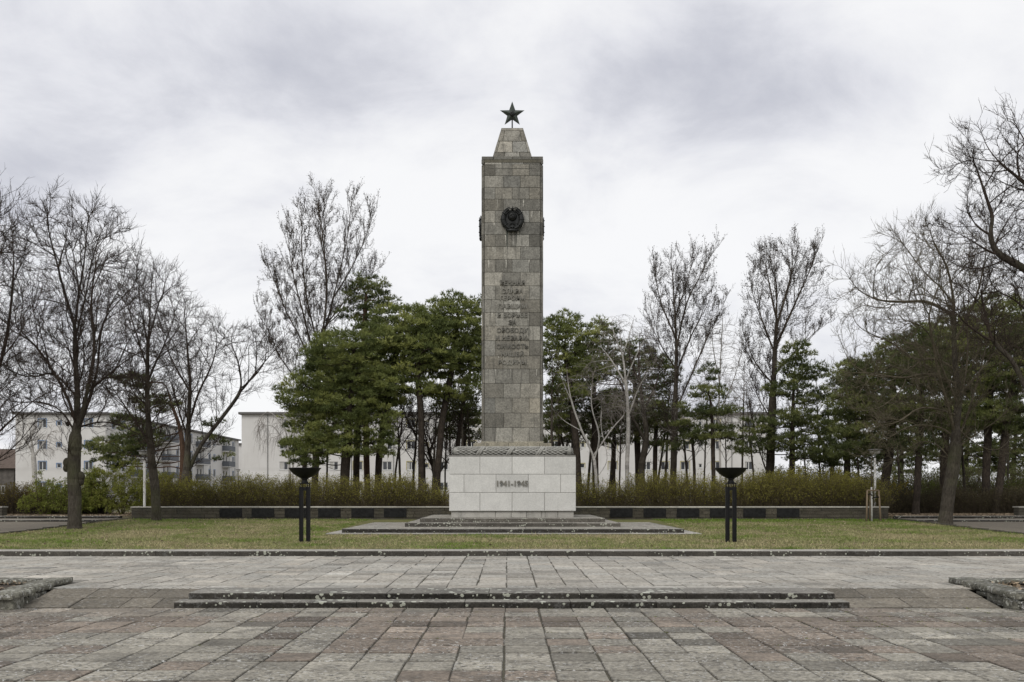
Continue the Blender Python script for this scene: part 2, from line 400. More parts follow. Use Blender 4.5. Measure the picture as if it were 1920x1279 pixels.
LX0, LX1 = -17.75, 17.95
sheet('lawn', [(y, GZ(y), LX0, LX1) for y in np.linspace(25.25, 46.85, 26)], M['lawn'])

# ------------------------------------------------------------------ paving slabs (every slab its own stone in one paved floor)
def smooth2(x, y, s, seed): return mnoise.noise(Vector((x * s + seed, y * s - seed, seed * 1.7)))
def paving(name, cells, mat, zf, tintf, gap=0.019, thick=0.04, jit=0.0018):
    b = MB()
    for x0, x1, y0, y1 in cells:
        g0 = gap * (0.6 + 0.8 * rng.random()); w = x1 - x0 - g0 * 0.38; d = y1 - y0 - g0
        cx = (x0 + x1) / 2 + rng.normal(0, 0.006); cy = (y0 + y1) / 2 + rng.normal(0, 0.003)
        z0, z1 = zf(cy - d / 2), zf(cy + d / 2)
        vy = np.array([0, d, z1 - z0]); vy = vy / np.linalg.norm(vy)
        a = rng.normal(0, 0.007); ux = np.array([math.cos(a), math.sin(a), rng.normal(0, 0.0025)])
        tn = np.asarray(tintf(cx, cy)); tn = np.vstack([np.repeat(tn[None] * 0.2, 4, 0), np.repeat(tn[None] * 0.3, 4, 0), np.repeat(tn[None], 4, 0)])
        b.block((cx, cy, zf(cy) + rng.normal(0, 0.0022)), ux, vy, w, d - 0.010, thick, 0.013, tn, jit)
    return struct(b.build(name, mat, origin=(0, 0, 0)))
TW = 0.494
low_y = [14.9 - 0.527 * k for k in range(0, 29)][::-1]
# the two rows next to the step are narrower
cells = []
for r in range(len(low_y) - 1):
    k = -30
    while k < 31:
        w = 1
        x0 = k * TW - 0.04 + 0.004 * math.sin(r * 1.7)
        if rng.random() < 0.05: w = 2
        cells.append((x0, x0 + TW * w, low_y[r], low_y[r + 1])); k += w
def tint_low(x, y):
    row = int(round((14.9 - y) / 0.527 - 0.5))
    n = smooth2(x, y, 0.42, 3.0); m = smooth2(x, y, 0.9, 11.0)
    red = 0.0
    if row in (2, 3): red = 0.85 if n > -0.35 else 0.2
    elif row < 2: red = 0.5 if (x < -3 and n > -0.2) else (0.7 if n > 0.12 else 0.05)
    else: red = 0.85 if n + 0.15 * math.sin(x * 0.9 + 0.6) > 0.12 else 0.0
    if rng.random() < 0.14: red = 0.85 - red
    v = 0.96 + 0.28 * m + rng.normal(0, 0.11)
    if rng.random() < 0.12: v *= 0.60
    if rng.random() < 0.14: v *= 1.28
    g = np.array([1.10, 1.09, 1.06]) * v; rd = np.array([0.83, 0.715, 0.665]) * v
    return g * (1 - red) + rd * red
paving('lower_pavement', cells, M['pave'], lambda y: 0.0, tint_low)
cells = []
up_y = [16.12 + 0.527 * k for k in range(0, 17)]; up_y[-1] = 24.50
for r in range(len(up_y) - 1):
    k = -44
    while k < 45:
        w = 2 if rng.random() < 0.10 else 1
        x0 = k * TW - 0.02; x1 = x0 + TW * w
        if not (up_y[r] < 17.05 and (x1 < -7.35 or x0 > 7.4)): cells.append((x0, x1, up_y[r], up_y[r + 1]))
        k += w
UPZ = 0.18
def tint_up(x, y):
    v = 0.98 + 0.20 * smooth2(x, y, 0.5, 7.0) + rng.normal(0, 0.085)
    if rng.random() < 0.10: v *= 0.78
    if rng.random() < 0.10: v *= 1.16
    w = rng.normal(0, 0.012)
    return np.array([1 + w, 1, 1 - w]) * v
paving('upper_pavement', cells, M['pave_up'], lambda y: UPZ, tint_up)
# mossy bedding seen in the joints
b = MB()
b.add([(-16, 0, -0.016), (16, 0, -0.016), (16, 14.95, -0.016), (-16, 14.95, -0.016)], quads=[(0, 1, 2, 3)])
b.add([(-22, 16.0, UPZ - 0.016), (22, 16.0, UPZ - 0.016), (22, 24.6, UPZ - 0.016), (-22, 24.6, UPZ - 0.016)], quads=[(0, 1, 2, 3)])
struct(b.build('pavement_bedding', M['joint'], origin=(0, 0, 0)))

# ramps at both ends of the steps
SX0, SX1 = -4.90, 5.02
def zr(y): return min(max((y - 14.9) / 1.2, 0), 1) * UPZ
for side, (xa, xb) in enumerate(((-7.34, SX0 - 0.05), (SX1 + 0.05, 7.42))):
    cells = []
    for (ya, yb) in ((14.92, 15.5), (15.5, 16.1)):
        x = xa
        while x < xb - 0.05:
            w = min(rng.choice([0.5, 0.75, 1.0]), xb - x)
            if xb - x - w < 0.25: w = xb - x
            cells.append((x, x + w, ya, yb)); x += w
    paving('ramp', cells, M['ramp'], zr, lambda x, y: np.array([0.70, 0.665, 0.62]) * (1 + rng.normal(0, 0.13)), gap=0.008)
    b = MB(); b.add([(xa, 14.9, -0.02), (xb, 14.9, -0.02), (xb, 16.12, UPZ - 0.012), (xa, 16.12, UPZ - 0.012)], quads=[(0, 1, 2, 3)])
    struct(b.build('ramp_bedding', M['joint'], origin=(0, 0, 0)))

# ------------------------------------------------------------------ worn stone run: kerbs and steps
def stone_run(b_top, b_front, x0, x1, y0, y1, z0, z1, seg, wear=0.012, sub=0.10):
    """a row of long stones; tread and riser get separate builders; the front edge is worn round and uneven"""
    x = x0
    while x < x1 - 0.01:
        L = seg * (0.85 + 0.3 * rng.random()); xe = x + L
        if x1 - xe < seg * 0.5: xe = x1
        n = max(2, int((xe - x) / sub)); xs = np.linspace(x + 0.004, xe - 0.004, n + 1)
        t = 1 + rng.normal(0, 0.10); sd = rng.random() * 50
        wv = np.array([mnoise.noise(Vector((q * 2.3, sd, 0))) for q in xs]) * wear + np.array([mnoise.noise(Vector((q * 9.0, sd, 5))) for q in xs]) * wear * 0.6
        dz = rng.normal(0, 0.002)
        prof = [(y1, z1 + dz, 0), (y0 + 0.035, z1 + dz, 0.1), (y0 + 0.012, z1 - 0.006 + dz, 0.8), (y0, z1 - 0.024 + dz, 1.0), (y0 + 0.004, z0, 0.5)]
        V = np.array([[(q, yy + w_ * k, zz_ - abs(w_) * k * 0.5) for q, w_ in zip(xs, wv)] for yy, zz_, k in prof])
        m = n + 1
        def strip(bb, r0, r1, tn):
            vv = V[r0:r1 + 1].reshape(-1, 3); rows = r1 - r0
            i = np.arange(rows)[:, None] * m; j = np.arange(n)[None, :]
            q = np.stack([i + j, i + m + j, i + m + j + 1, i + j + 1], -1).reshape(-1, 4)
            bb.add(vv, quads=q, tint=tn)
        strip(b_top, 0, 2, t); strip(b_front, 2, 4, t * (1 + rng.normal(0, 0.08)))
        for q_, s_ in ((0, 1), (n, -1)):      # end faces
            e_ = V[:, q_]; vv = np.vstack([e_, [(e_[0][0], y1, z0)]])
            b_front.add(vv, ngons=[list(range(6))[::s_]], tint=t)
        x = xe
# kerb between the paving and the lawn
kt, kf = MB(), MB()
stone_run(kt, kf, -22.0, 22.0, 24.50, 25.25, 0.10, 0.31, 2.15, 0.006, 0.2)
ko = struct(kt.build('kerb', M['kerbtop'], origin=(0, 24.5, 0.1)))
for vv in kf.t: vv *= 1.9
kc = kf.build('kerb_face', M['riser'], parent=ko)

# the two low steps up to the upper pavement
t = empty('stone_steps', (0.06, 15.3, 0.0))
tag(t, 'two long low worn steps with black lichen spotted risers across the middle of the paving', 'steps')
for i, (xa, xb, y0, y1, z0, z1) in enumerate(((SX0 - 0.10, SX1 + 0.10, 14.90, 15.30, -0.02, 0.092), (SX0, SX1, 15.27, 16.12, 0.06, 0.188))):
    a, f = MB(), MB()
    stone_run(a, f, xa, xb, y0, y1, z0, z1, 1.45, 0.024, 0.045)
    for vv in f.t: vv *= 1.0
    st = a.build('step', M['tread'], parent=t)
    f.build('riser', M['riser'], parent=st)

# ------------------------------------------------------------------ rubble rimmed planters at both sides
def rough_stone(b, c, size, rotz=0.0, amp=0.025, n=(8, 4, 3), tint=None, tilt=(0, 0)):
    """a rounded, lumpy stone"""
    nx, ny, nz = n; sd = rng.random() * 90
    pts = {}
    faces = []
    def vid(i, j, k):
        key = (i, j, k)
        if key not in pts: pts[key] = len(pts)
        return pts[key]
    for k in (0, nz):
        for i in range(nx):
            for j in range(ny):
                f = (vid(i, j, k), vid(i + 1, j, k), vid(i + 1, j + 1, k), vid(i, j + 1, k)); faces.append(f if k else f[::-1])
    for j in (0, ny):
        for i in range(nx):
            for k in range(nz):
                f = (vid(i, j, k), vid(i + 1, j, k), vid(i + 1, j, k + 1), vid(i, j, k + 1)); faces.append(f if j == 0 else f[::-1])
    for i in (0, nx):
        for j in range(ny):
            for k in range(nz):
                f = (vid(i, j, k), vid(i, j + 1, k), vid(i, j + 1, k + 1), vid(i, j, k + 1)); faces.append(f if i else f[::-1])
    sx, sy, sz = size; V = np.zeros((len(pts), 3)); cr, sr = math.cos(rotz), math.sin(rotz)
    for (i, j, k), q in pts.items():
        p = np.array([(i / nx - .5) * sx, (j / ny - .5) * sy, (k / nz - .5) * sz])
        edge = (i in (0, nx)) + (j in (0, ny)) + (k in (0, nz))
        if edge >= 2: p *= np.array([1 - 0.025 / max(sx, .1), 1 - 0.025 / max(sy, .1), 1 - 0.018 / max(sz, .05)])
        nv = mnoise.noise_vector(Vector((p[0] * 5 + sd, p[1] * 5, p[2] * 5))) + 0.6 * mnoise.noise_vector(Vector((p[0] * 15 + sd, p[1] * 15, p[2] * 15)))
        p = p + np.array(nv) * amp
        p[2] += tilt[0] * p[0] + tilt[1] * p[1]
        V[q] = (c[0] + p[0] * cr - p[1] * sr, c[1] + p[0] * sr + p[1] * cr, c[2] + p[2])
    b.add(V, quads=faces, tint=tint)
def planter(side, label, pipe=False):
    s = side; xi = 7.60 if s > 0 else 7.53          # inner face
    skew = 0.20 if s > 0 else 0.32                  # the planter stands a little askew to the steps
    XI = lambda y: xi - skew * (17.1 - y) / 2.5
    X = lambda q: s * q
    t = empty('stone_planter', (X(xi + 2.5), 15.85, 0.0)); tag(t, label, 'planter', 'rubble planters beside the ramps')
    bw = MB()
    y = 14.62
    while y < 17.0:                                  # rubble under the rim, inner side
        L = min(0.34 + 0.25 * rng.random(), 17.1 - y)
        zt = 0.0 + zr(y + L / 2) * 0.9
        rough_stone(bw, (X(XI(y + L / 2) + 0.17), y + L / 2, (zt - 0.05 + 0.16) / 2), (0.30, L - 0.015, 0.16 - zt + 0.06), 0, 0.011, (4, 6, 3), 0.75 + 0.4 * rng.random()); y += L
    x = XI(14.6) + 0.33
    while x < xi + 5.4:                              # front side
        L = 0.35 + 0.3 * rng.random()
        rough_stone(bw, (X(x + L / 2), 14.78, 0.06), (L - 0.015, 0.30, 0.20), 0, 0.011, (6, 4, 3), 0.75 + 0.4 * rng.random()); x += L
    if pipe:
        a = np.linspace(0, 2 * math.pi, 17)
        bw.tube(np.stack([X(XI(14.6) + 0.165) + 0.048 * np.cos(a), np.full(17, 14.60), 0.075 + 0.048 * np.sin(a)], 1), 0.012, 6, 1.1, False)
    bw.build('rubble_wall', M['planter'], parent=t)
    y = 14.56
    while y < 17.0:
        L = min(0.7 + 0.5 * rng.random(), 17.14 - y)
        if 17.14 - y - L < 0.3: L = 17.14 - y
        b = MB(); rough_stone(b, (X(XI(y + L / 2) + 0.20), y + L / 2, 0.205 + 0.012 * (y - 14.6)), (0.42, L - 0.008, 0.105), 0, 0.008, (5, 10, 3), 0.95 + 0.35 * rng.random(), (rng.normal(0, .02), 0.01))
        b.build('rim_stone', M['planter'], parent=t); y += L
    for yy, zc in ((14.80, 0.205), (16.92, 0.225)):
        x = xi + 0.45
        while x < xi + 5.4:
            L = 0.8 + 0.6 * rng.random()
            b = MB(); rough_stone(b, (X(x + L / 2), yy, zc), (L - 0.012, 0.42, 0.09), 0, 0.008, (10, 5, 3), 0.95 + 0.35 * rng.random(), (rng.normal(0, .012), 0))
            b.build('rim_stone', M['planter'], parent=t); x += L
    b = MB(); n = 14
    gx = np.linspace(xi + 0.35, xi + 5.5, 30); gy = np.linspace(14.95, 16.8, 12)
    V = np.array([[(X(a), c, 0.17 + 0.03 * mnoise.noise(Vector((a * 2, c * 2, s)))) for a in gx] for c in gy]).reshape(-1, 3)
    i = np.arange(11)[:, None] * 30; j = np.arange(29)[None, :]
    q = np.stack([i + j, i + j + 1, i + 31 + j, i + 30 + j], -1).reshape(-1, 4)
    b.add(V, quads=q if s > 0 else q[:, ::-1]); so = b.build('soil', M['soil'], parent=t)
    leaf_litter('dead_leaf', t, [(min(X(xi + .4), X(xi + 5.4)), max(X(xi + .4), X(xi + 5.4)), 15.0, 16.75)], lambda x, y: 0.20, 500, 0.05)
def leaf_litter(name, parent, rects, zf, n, size, label=None):
    b = MB(); per = n // len(rects)
    for x0, x1, y0, y1 in rects:
        c = np.stack([rng.uniform(x0, x1, per), rng.uniform(y0, y1, per), np.zeros(per)], 1)
        c[:, 2] = [zf(a, d) for a, d in c[:, :2]]; c[:, 2] += rng.uniform(0.005, 0.035, per)
        u = nrm(rng.normal(0, 1, (per, 3)) * (1, 1, 0.5)); w = nrm(np.cross(u, rng.normal(0, 1, (per, 3)) * (0.5, 0.5, 1)))
        L = size * rng.uniform(0.6, 1.3, (per, 1))
        V = np.stack([c - u * L, c + w * L * 0.45, c + u * L, c - w * L * 0.45], 1)
        t = np.repeat(rng.uniform(0.45, 1.15, (per, 1, 1)), 4, 1) * np.ones(3) * np.array([1, 0.95, 0.9])
        b.add(V.reshape(-1, 3), quads=np.arange(per * 4).reshape(-1, 4), tint=t.reshape(-1, 3))
    o = b.build(name, M['leaf_dry'], parent=parent)
    o['kind'] = 'stuff'
    return o
planter(-1, 'low rubble edged planter full of dead leaves at the left end of the ramp')
planter(1, 'low rubble edged planter with a pipe end showing at the right end of the ramp', True)

# ------------------------------------------------------------------ paths at both sides of the lawn
for s, xa, xb in ((-1, -40, LX0 - 0.15), (1, LX1 + 0.15, 40)):
    sheet('path', [(y, GZ(y) + (-0.05 if y < 43.5 else 0.0), xa, xb) for y in np.linspace(25.3, 43.9, 20)], M['gravel'])
    a, f = MB(), MB()      # edging stones: one run along the lawn, two across the path where it steps up
    x = LX0 - 0.075 if s < 0 else LX1 + 0.075
    y = 25.4
    while y < 46.6:
        L = 1.2 + 0.3 * rng.random(); zc = GZ(y + L / 2)
        f.box(x - 0.075, x + 0.075, y + 0.006, min(y + L, 46.8), zc - 0.2, zc + 0.055, 1.1 + rng.normal(0, .1)); y += L
    struct(f.build('path_edging', M['wallstone'], origin=(x, 36, 0.4)))
    for k, (y0, z0, z1) in enumerate(((43.9, 0.40, 0.575), (46.3, 0.50, 0.69))):
        a, f = MB(), MB(); stone_run(a, f, min(s * 18.05, s * 40), max(s * 18.05, s * 40), y0, y0 + 0.35, z0, z1, 1.6, 0.006, 0.3)
        o = struct(a.build('path_step', M['kerbtop'], origin=(s * 25, y0, z0))); f.build('path_step_riser', M['riser'], parent=o)
    sheet('path', [(44.2, 0.565, xa, xb), (46.35, 0.585, xa, xb)], M['gravel'])
struct(leaf_litter('leaf_litter', None, [(-34, -17.9, 46.8, 56), (18.1, 34, 46.8, 56)], lambda x, y: BACKZ, 26000, 0.06), 'stuff', 'brown fallen leaves lying on the ground beyond the paths', 'leaf litter')

# ------------------------------------------------------------------ grass
def grass():
    N = 190000
    b = MB()
    u = rng.random(N)
    y = 25.25 + (46.7 - 25.25) * u ** 0.85
    x = rng.uniform(LX0 + 0.05, LX1 - 0.05, N)
    ne = 9000; y[:ne] = 25.22 + 0.16 * rng.random(ne) ** 2      # ragged edge hanging over the kerb
    keep = ~((x > -6.35) & (x < 6.75) & (y > 34.45)); x, y = x[keep], y[keep]; N = len(x)
    z = np.array([GZ(q) for q in y])
    n1 = np.array([mnoise.noise(Vector((a * 0.35, c * 0.35, 2))) for a, c in zip(x, y)])
    n2 = np.array([mnoise.noise(Vector((a * 1.6, c * 1.6, 8))) for a, c in zip(x, y)])
    gr = 0.28 + 0.85 * n1 + 0.75 * n2 + rng.normal(0, 0.16, N)
    gr += 0.25 * np.clip((y - 36) / 4, 0, 1) * (x > 7)
    gr += np.clip((y - 42.5) / 3.0, 0, 1) * np.where(x > 6, 0.95, 0.3) + np.clip((-10 - x) / 4, 0, 1) * np.where(y < 31, 0.35, 0.1)
    gr = np.clip(gr, 0, 1)[:, None]
    straw = np.array([0.40, 0.345, 0.20]); green = np.array([0.140, 0.215, 0.030])
    c = straw * (1 - gr) + green * gr; c = c * rng.uniform(0.65, 1.35, (N, 1))
    h = rng.uniform(0.025, 0.075, N) * np.where(rng.random(N) < 0.04, 1.8, 1.0) * (1 + 0.5 * n2)
    a = rng.uniform(0, 2 * math.pi, N); wv = 0.008 + 0.008 * rng.random(N)
    base = np.stack([x, y, z - 0.006], 1)
    dx = np.stack([np.cos(a) * wv, np.sin(a) * wv, np.zeros(N)], 1)
    lean = np.stack([rng.normal(0, 1, N) * h * 0.7, rng.normal(0, 1, N) * h * 0.7, h], 1)
    V = np.stack([base - dx, base + dx, base + lean], 1).reshape(-1, 3)
    b.add(V, tris=np.arange(3 * N).reshape(-1, 3), tint=np.repeat(c, 3, 0))
    o = b.build('grass', M['grass'], origin=(0, 36, 0.3))
    tag(o, 'short patchy lawn of straw coloured and green grass in front of the memorial', 'grass', kind='stuff')
grass()
struct(leaf_litter('fallen_leaves', None, [(LX0, LX1, 25.4, 34.2), (LX0, -6.6, 34.2, 46.6), (7, LX1, 34.2, 46.6)], lambda x, y: GZ(y) + 0.02, 1500, 0.045), 'stuff', 'a few dry leaves scattered over the lawn', 'fallen leaves')
def weeds():
    b = MB(); spots = []
    for _ in range(260):
        if rng.random() < 0.45: spots.append((rng.uniform(-5, 8), 14.9 - 0.527 * rng.integers(0, 8) + rng.normal(0, .006), 0.0))
        elif rng.random() < 0.5: spots.append((TW * rng.integers(8, 16) - 0.04, rng.uniform(12.2, 14.9), 0.0))
        else: spots.append((rng.uniform(SX0, SX1), 15.255, 0.09))
    for x, y, z in spots:
        for _ in range(rng.integers(3, 12)):
            c = np.array([x + rng.normal(0, .02), y + rng.normal(0, .008), z - 0.004]); a = rng.uniform(0, 6.28); L = rng.uniform(0.008, 0.028)
            d = np.array([math.cos(a) * .7, math.sin(a) * .7, 0.7]) * L; w = np.array([-math.sin(a), math.cos(a), 0]) * 0.004
            b.add([c - w, c + w, c + d], tris=[(0, 1, 2)], tint=np.array([0.15, 0.17, 0.04]) * rng.uniform(0.6, 1.3))
    o = b.build('moss_and_weeds', M['grass'], origin=(0, 14, 0))
    tag(o, 'small weeds and moss growing in the joints of the paving', 'weeds', kind='stuff')
weeds()
# ------------------------------------------------------------------ war memorial
MX, MY = 0.185, 41.05
mem = empty('war_memorial', (MX, MY, 0.42))
tag(mem, 'tall grey granite obelisk topped by a star, on a white block above wide steps', 'memorial')
EZ = np.array([0, 0, 1.0])
FACES = [(np.array([1.0, 0, 0]), np.array([0, -1.0, 0])), (np.array([-1.0, 0, 0]), np.array([0, 1.0, 0])), (np.array([0, -1.0, 0]), np.array([-1.0, 0, 0])), (np.array([0, 1.0, 0]), np.array([1.0, 0, 0]))]   # (u, outward n)
CTR = np.array([MX, MY, 0.0])

def slab_floor(b, x0, x1, y0, y1, z, tw, td, tint, hole=None):
    ny = max(1, round((y1 - y0) / td)); nx = max(1, round((x1 - x0) / tw))
    for j in range(ny):
        for i in range(nx):
            xa, xb = x0 + (x1 - x0) * i / nx, x0 + (x1 - x0) * (i + 1) / nx
            ya, yb = y0 + (y1 - y0) * j / ny, y0 + (y1 - y0) * (j + 1) / ny
            b.block(((xa + xb) / 2, (ya + yb) / 2, z + rng.normal(0, .0015)), (1, 0, 0), (0, 1, 0), xb - xa - 0.012, yb - ya - 0.012, 0.02, 0.006, tint * (1 + rng.normal(0, 0.09)))
# flush stone border under the lowest step
b = MB(); slab_floor(b, MX - 6.5, MX + 6.55, 34.5, 46.8, 0.345, 0.8, 0.8, np.ones(3))
b.box(MX - 6.5, MX + 6.55, 34.5, 46.8, 0.22, 0.335, 0.5)
b.build('border_slab', M['kerbtop'], parent=mem)
STEPS = [(6.02, 35.0, 46.75, 0.28, 0.485, 2.0, 1.0), (4.04, 37.25, 44.9, 0.45, 0.632, 1.6, 2.3), (3.52, 37.80, 44.3, 0.60, 0.795, 1.9, 2.7)]
for hw, y0, y1, z0, z1, seg, tn in STEPS:
    b = MB()
    b.box(MX - hw + 0.03, MX + hw - 0.03, y0 + 0.03, y1 - 0.03, z0, z1 - 0.016, 0.4)
    slab_floor(b, MX - hw + 0.02, MX + hw - 0.02, y0 + 0.36, y1 - 0.02, z1, 0.9, 0.75, np.array([1.35, 1.33, 1.3]))
    st = b.build('platform_step', M['tread'], parent=mem)
    b1, b2 = MB(), MB(); stone_run(b1, b2, MX - hw, MX + hw, y0, y0 + 0.36, z0, z1, seg, 0.005, 0.15)
    for vv in b1.t: vv *= 1.25
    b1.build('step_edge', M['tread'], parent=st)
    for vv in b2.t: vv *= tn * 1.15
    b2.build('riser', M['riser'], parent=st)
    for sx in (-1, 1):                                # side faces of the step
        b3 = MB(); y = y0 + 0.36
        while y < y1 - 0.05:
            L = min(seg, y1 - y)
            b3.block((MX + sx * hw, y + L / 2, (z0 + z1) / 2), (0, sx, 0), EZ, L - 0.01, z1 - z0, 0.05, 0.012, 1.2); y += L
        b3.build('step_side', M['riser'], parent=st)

def clad(b, hw, z0, z1, rows, bev, depth, tintf, off=0.0, jit=0.001):
    """rows: list of (z_low, z_high, [fractions of the joints]) laid on all four sides of a square prism"""
    for fi, (u, n) in enumerate(FACES):
        for r, (za, zb, fr) in enumerate(rows):
            fr = [0.0] + list(fr) + [1.0]
            for f0, f1 in zip(fr[:-1], fr[1:]):
                w = (f1 - f0) * 2 * hw
                o = CTR + n * (hw + off) + u * ((f0 + f1) - 1) * hw + EZ * (za + zb) / 2
                b.block(o, u, EZ, w - 0.012, zb - za - 0.012, depth, bev, tintf(fi, r), jit)
# plinth and pedestal
b = MB(); HW = 2.455
b.box(MX - HW + 0.13, MX + HW - 0.13, MY - HW + 0.13, MY + HW - 0.13, 0.6, 1.06, 0.4)
clad(b, HW - 0.08, 0, 0, [(0.79, 1.045, (0.36, 0.49, 0.615, 0.735, 0.87))], 0.008, 0.05, lambda f, r: np.ones(3) * (1 + rng.normal(0, .10)))
b.build('plinth', M['plinth'], parent=mem)
b = MB(); b.box(MX - HW + 0.02, MX + HW - 0.02, MY - HW + 0.02, MY + HW - 0.02, 1.045, 3.18, np.array([0.32, 0.31, 0.29]))
z = [1.05, 1.05 + 0.715, 1.05 + 1.425, 3.165]
clad(b, HW, 0, 0, [(z[0], z[1], (0.243, 0.497, 0.753)), (z[1], z[2], (0.117, 0.37, 0.625, 0.88)), (z[2], z[3], (0.243, 0.497, 0.753))], 0.012, 0.02, lambda f, r: np.array([1, 0.995, 0.98]) * (1 + rng.normal(0, .055)))
ped = b.build('pedestal', M['limestone'], parent=mem)
b = MB(); b.box(MX - HW + 0.01, MX + HW - 0.01, MY - HW + 0.01, MY + HW - 0.01, 3.175, 3.225, np.ones(3) * 0.62)
b.build('pedestal_top', M['plinth'], parent=mem)

# lettering
def text_obj(body, size, depth, loc, mat, parent, name, bold=0.0, spacing=1.0, u=(1, 0, 0), sx=1.0, tint=1.0):
    cu_ = bpy.data.curves.new(name, 'FONT'); cu_.body = body; cu_.size = size; cu_.extrude = depth / 2; cu_.offset = bold
    cu_.align_x = 'CENTER'; cu_.align_y = 'CENTER'; cu_.space_character = spacing
    tmp = bpy.data.objects.new('tmp', cu_); COL.objects.link(tmp)
    dg = bpy.context.evaluated_depsgraph_get()
    me = bpy.data.meshes.new_from_object(tmp.evaluated_get(dg)); me.name = name
    bpy.data.objects.remove(tmp); bpy.data.curves.remove(cu_)
    co = np.zeros(len(me.vertices) * 3, np.float32); me.vertices.foreach_get('co', co); co = co.reshape(-1, 3)
    co[:, 0] -= (co[:, 0].min() + co[:, 0].max()) / 2; co[:, 1] -= (co[:, 1].min() + co[:, 1].max()) / 2
    loc = np.asarray(loc, float); u = np.asarray(u, float); n = np.cross(u, EZ)
    w = loc + co[:, :1] * sx * u + co[:, 1:2] * EZ + co[:, 2:] * n - ROOT[parent.name]
    me.vertices.foreach_set('co', w.astype(np.float32).ravel()); me.update()
    me.materials.clear(); me.materials.append(mat)
    at = me.attributes.new('tint', 'FLOAT_COLOR', 'POINT'); at.data.foreach_set('color', np.tile(np.array([tint, tint, tint, 1], np.float32), len(me.vertices)))
    o = bpy.data.objects.new(name, me); COL.objects.link(o); o.parent = parent; ROOT[o.name] = ROOT[parent.name]
    return o
text_obj("1941-1945", 0.292, 0.05, (MX + 0.0, MY - HW - 0.02, 1.05 + 1.07), M['granite_dark'], ped, 'date_lettering', 0.008, 1.0, tint=1.3)

# laurel garland round the foot of the shaft
b = MB(); GR, GH, gz = 0.165, 2.20, 3.385
b.box(MX - GH, MX + GH, MY - GH, MY + GH, 3.22, 3.43, 0.7)
for u, n in FACES:
    a_ = CTR + n * GH - u * (GH + 0.1) + EZ * gz; e_ = CTR + n * GH + u * (GH + 0.1) + EZ * gz
    b.tube(np.linspace(a_, e_, 24), GR * 0.84, 12, 0.4)  # core tinted dark: shade between the leaves is put into its colour
    L = 2 * GH; step = 0.105; nrow = 7
    k = 0; s_ = -GH + 0.05
    while s_ < GH:
        band = ((s_ + GH) % 1.16)
        for r in range(nrow):
            th = math.pi * (-0.62 + 1.24 * r / (nrow - 1)) + (0.5 * 1.24 * math.pi / (nrow - 1) if k % 2 else 0)
            if abs(band - 0.95 - 0.12 * math.sin(th)) < 0.13: continue
            rd = n * math.cos(th) + EZ * math.sin(th)
            c = CTR + n * GH + u * s_ + EZ * gz + rd * GR * 0.84
            td = np.cross(u, rd); sg = 1.0
            la, lw, lh = 0.125, 0.056, 0.05
            p = [c - u * la * 0.7 * sg, c + td * lw - u * 0.02 * sg, c + u * la * sg + rd * 0.055, c - td * lw - u * 0.02 * sg, c + rd * lh]
            b.add(p, tris=[(0, 1, 4), (1, 2, 4), (2, 3, 4), (3, 0, 4)], tint=1.0 + rng.normal(0, .07))
        s_ += step; k += 1
    q = -GH + 0.95
    while q < GH:                                      # ribbons wound across the leaves
        th = np.linspace(-2.1, 2.1, 14)
        for dq in (-0.045, 0.045):
            pts = [CTR + n * GH + u * (q + dq + 0.12 * math.sin(t_)) + EZ * gz + (n * math.cos(t_) + EZ * math.sin(t_)) * (GR * 0.97) for t_ in th]
            b.tube(pts, 0.048, 6, 1.05)
        q += 1.16
for sx in (-1, 1):
    for sy in (-1, 1): b.ball((MX + sx * GH, MY + sy * GH, gz), (GR * 1.0, GR * 1.0, GR), 12, 8, 0.95)
b.build('laurel_garland', M['garland'], parent=mem)
# slab under the shaft
b = MB(); b.box(MX - 1.52, MX + 1.52, MY - 1.52, MY + 1.52, 3.40, 3.735, np.array([0.42, 0.40, 0.36]))
clad(b, 1.55, 0, 0, [(3.42, 3.74, (0.19, 0.45, 0.7, 0.85))], 0.015, 0.04, lambda f, r: np.array([1.2, 1.14, 1.0]) * (1 + rng.normal(0, .08)))
b.add([(MX - 1.54, MY - 1.54, 3.742), (MX + 1.54, MY - 1.54, 3.742), (MX + 1.54, MY + 1.54, 3.742), (MX - 1.54, MY + 1.54, 3.742)], quads=[(0, 1, 2, 3)], tint=np.array([1.2, 1.14, 1.0]))
b.build('shaft_base', M['granite'], parent=mem)

# shaft: twenty odd courses of granite blocks on all four sides
SH = 1.235; DF = MY - SH
def zpx(py): return CAMZ + (VY - py) * DF / FPX
ys = [828.5, 802, 774.7, 746.5, 719, 692, 667.5, 638.4, 611.6, 586, 562, 536, 510.6, 486.5, 462.6, 440, 417, 395, 373.5, 351.7, 329.5, 308]
zs = [zpx(q) for q in ys]
b = MB()
b.box(MX - SH + 0.075, MX + SH - 0.075, MY - SH + 0.075, MY + SH - 0.075, 3.6, zs[-1] + 0.1, np.array([0.45, 0.43, 0.38]))
def tint_gr(f, r):
    v = 0.98 + rng.normal(0, 0.13)
    if rng.random() < 0.28: v *= 0.66
    if rng.random() < 0.18: v *= 1.22
    w = 0.012 + rng.normal(0, 0.014)
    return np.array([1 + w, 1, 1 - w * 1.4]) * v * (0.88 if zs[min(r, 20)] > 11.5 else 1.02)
pan = SH - 0.125
rows = []
for i in range(len(zs) - 1):
    fr = (0.335 + rng.normal(0, .006), 0.645 + rng.normal(0, .006)) if i % 2 else (0.19, 0.497, 0.805)
    rows.append((zs[i], zs[i + 1], fr))
rows.append((zs[-1], zs[-1] + 0.20, (0.31, 0.70)))
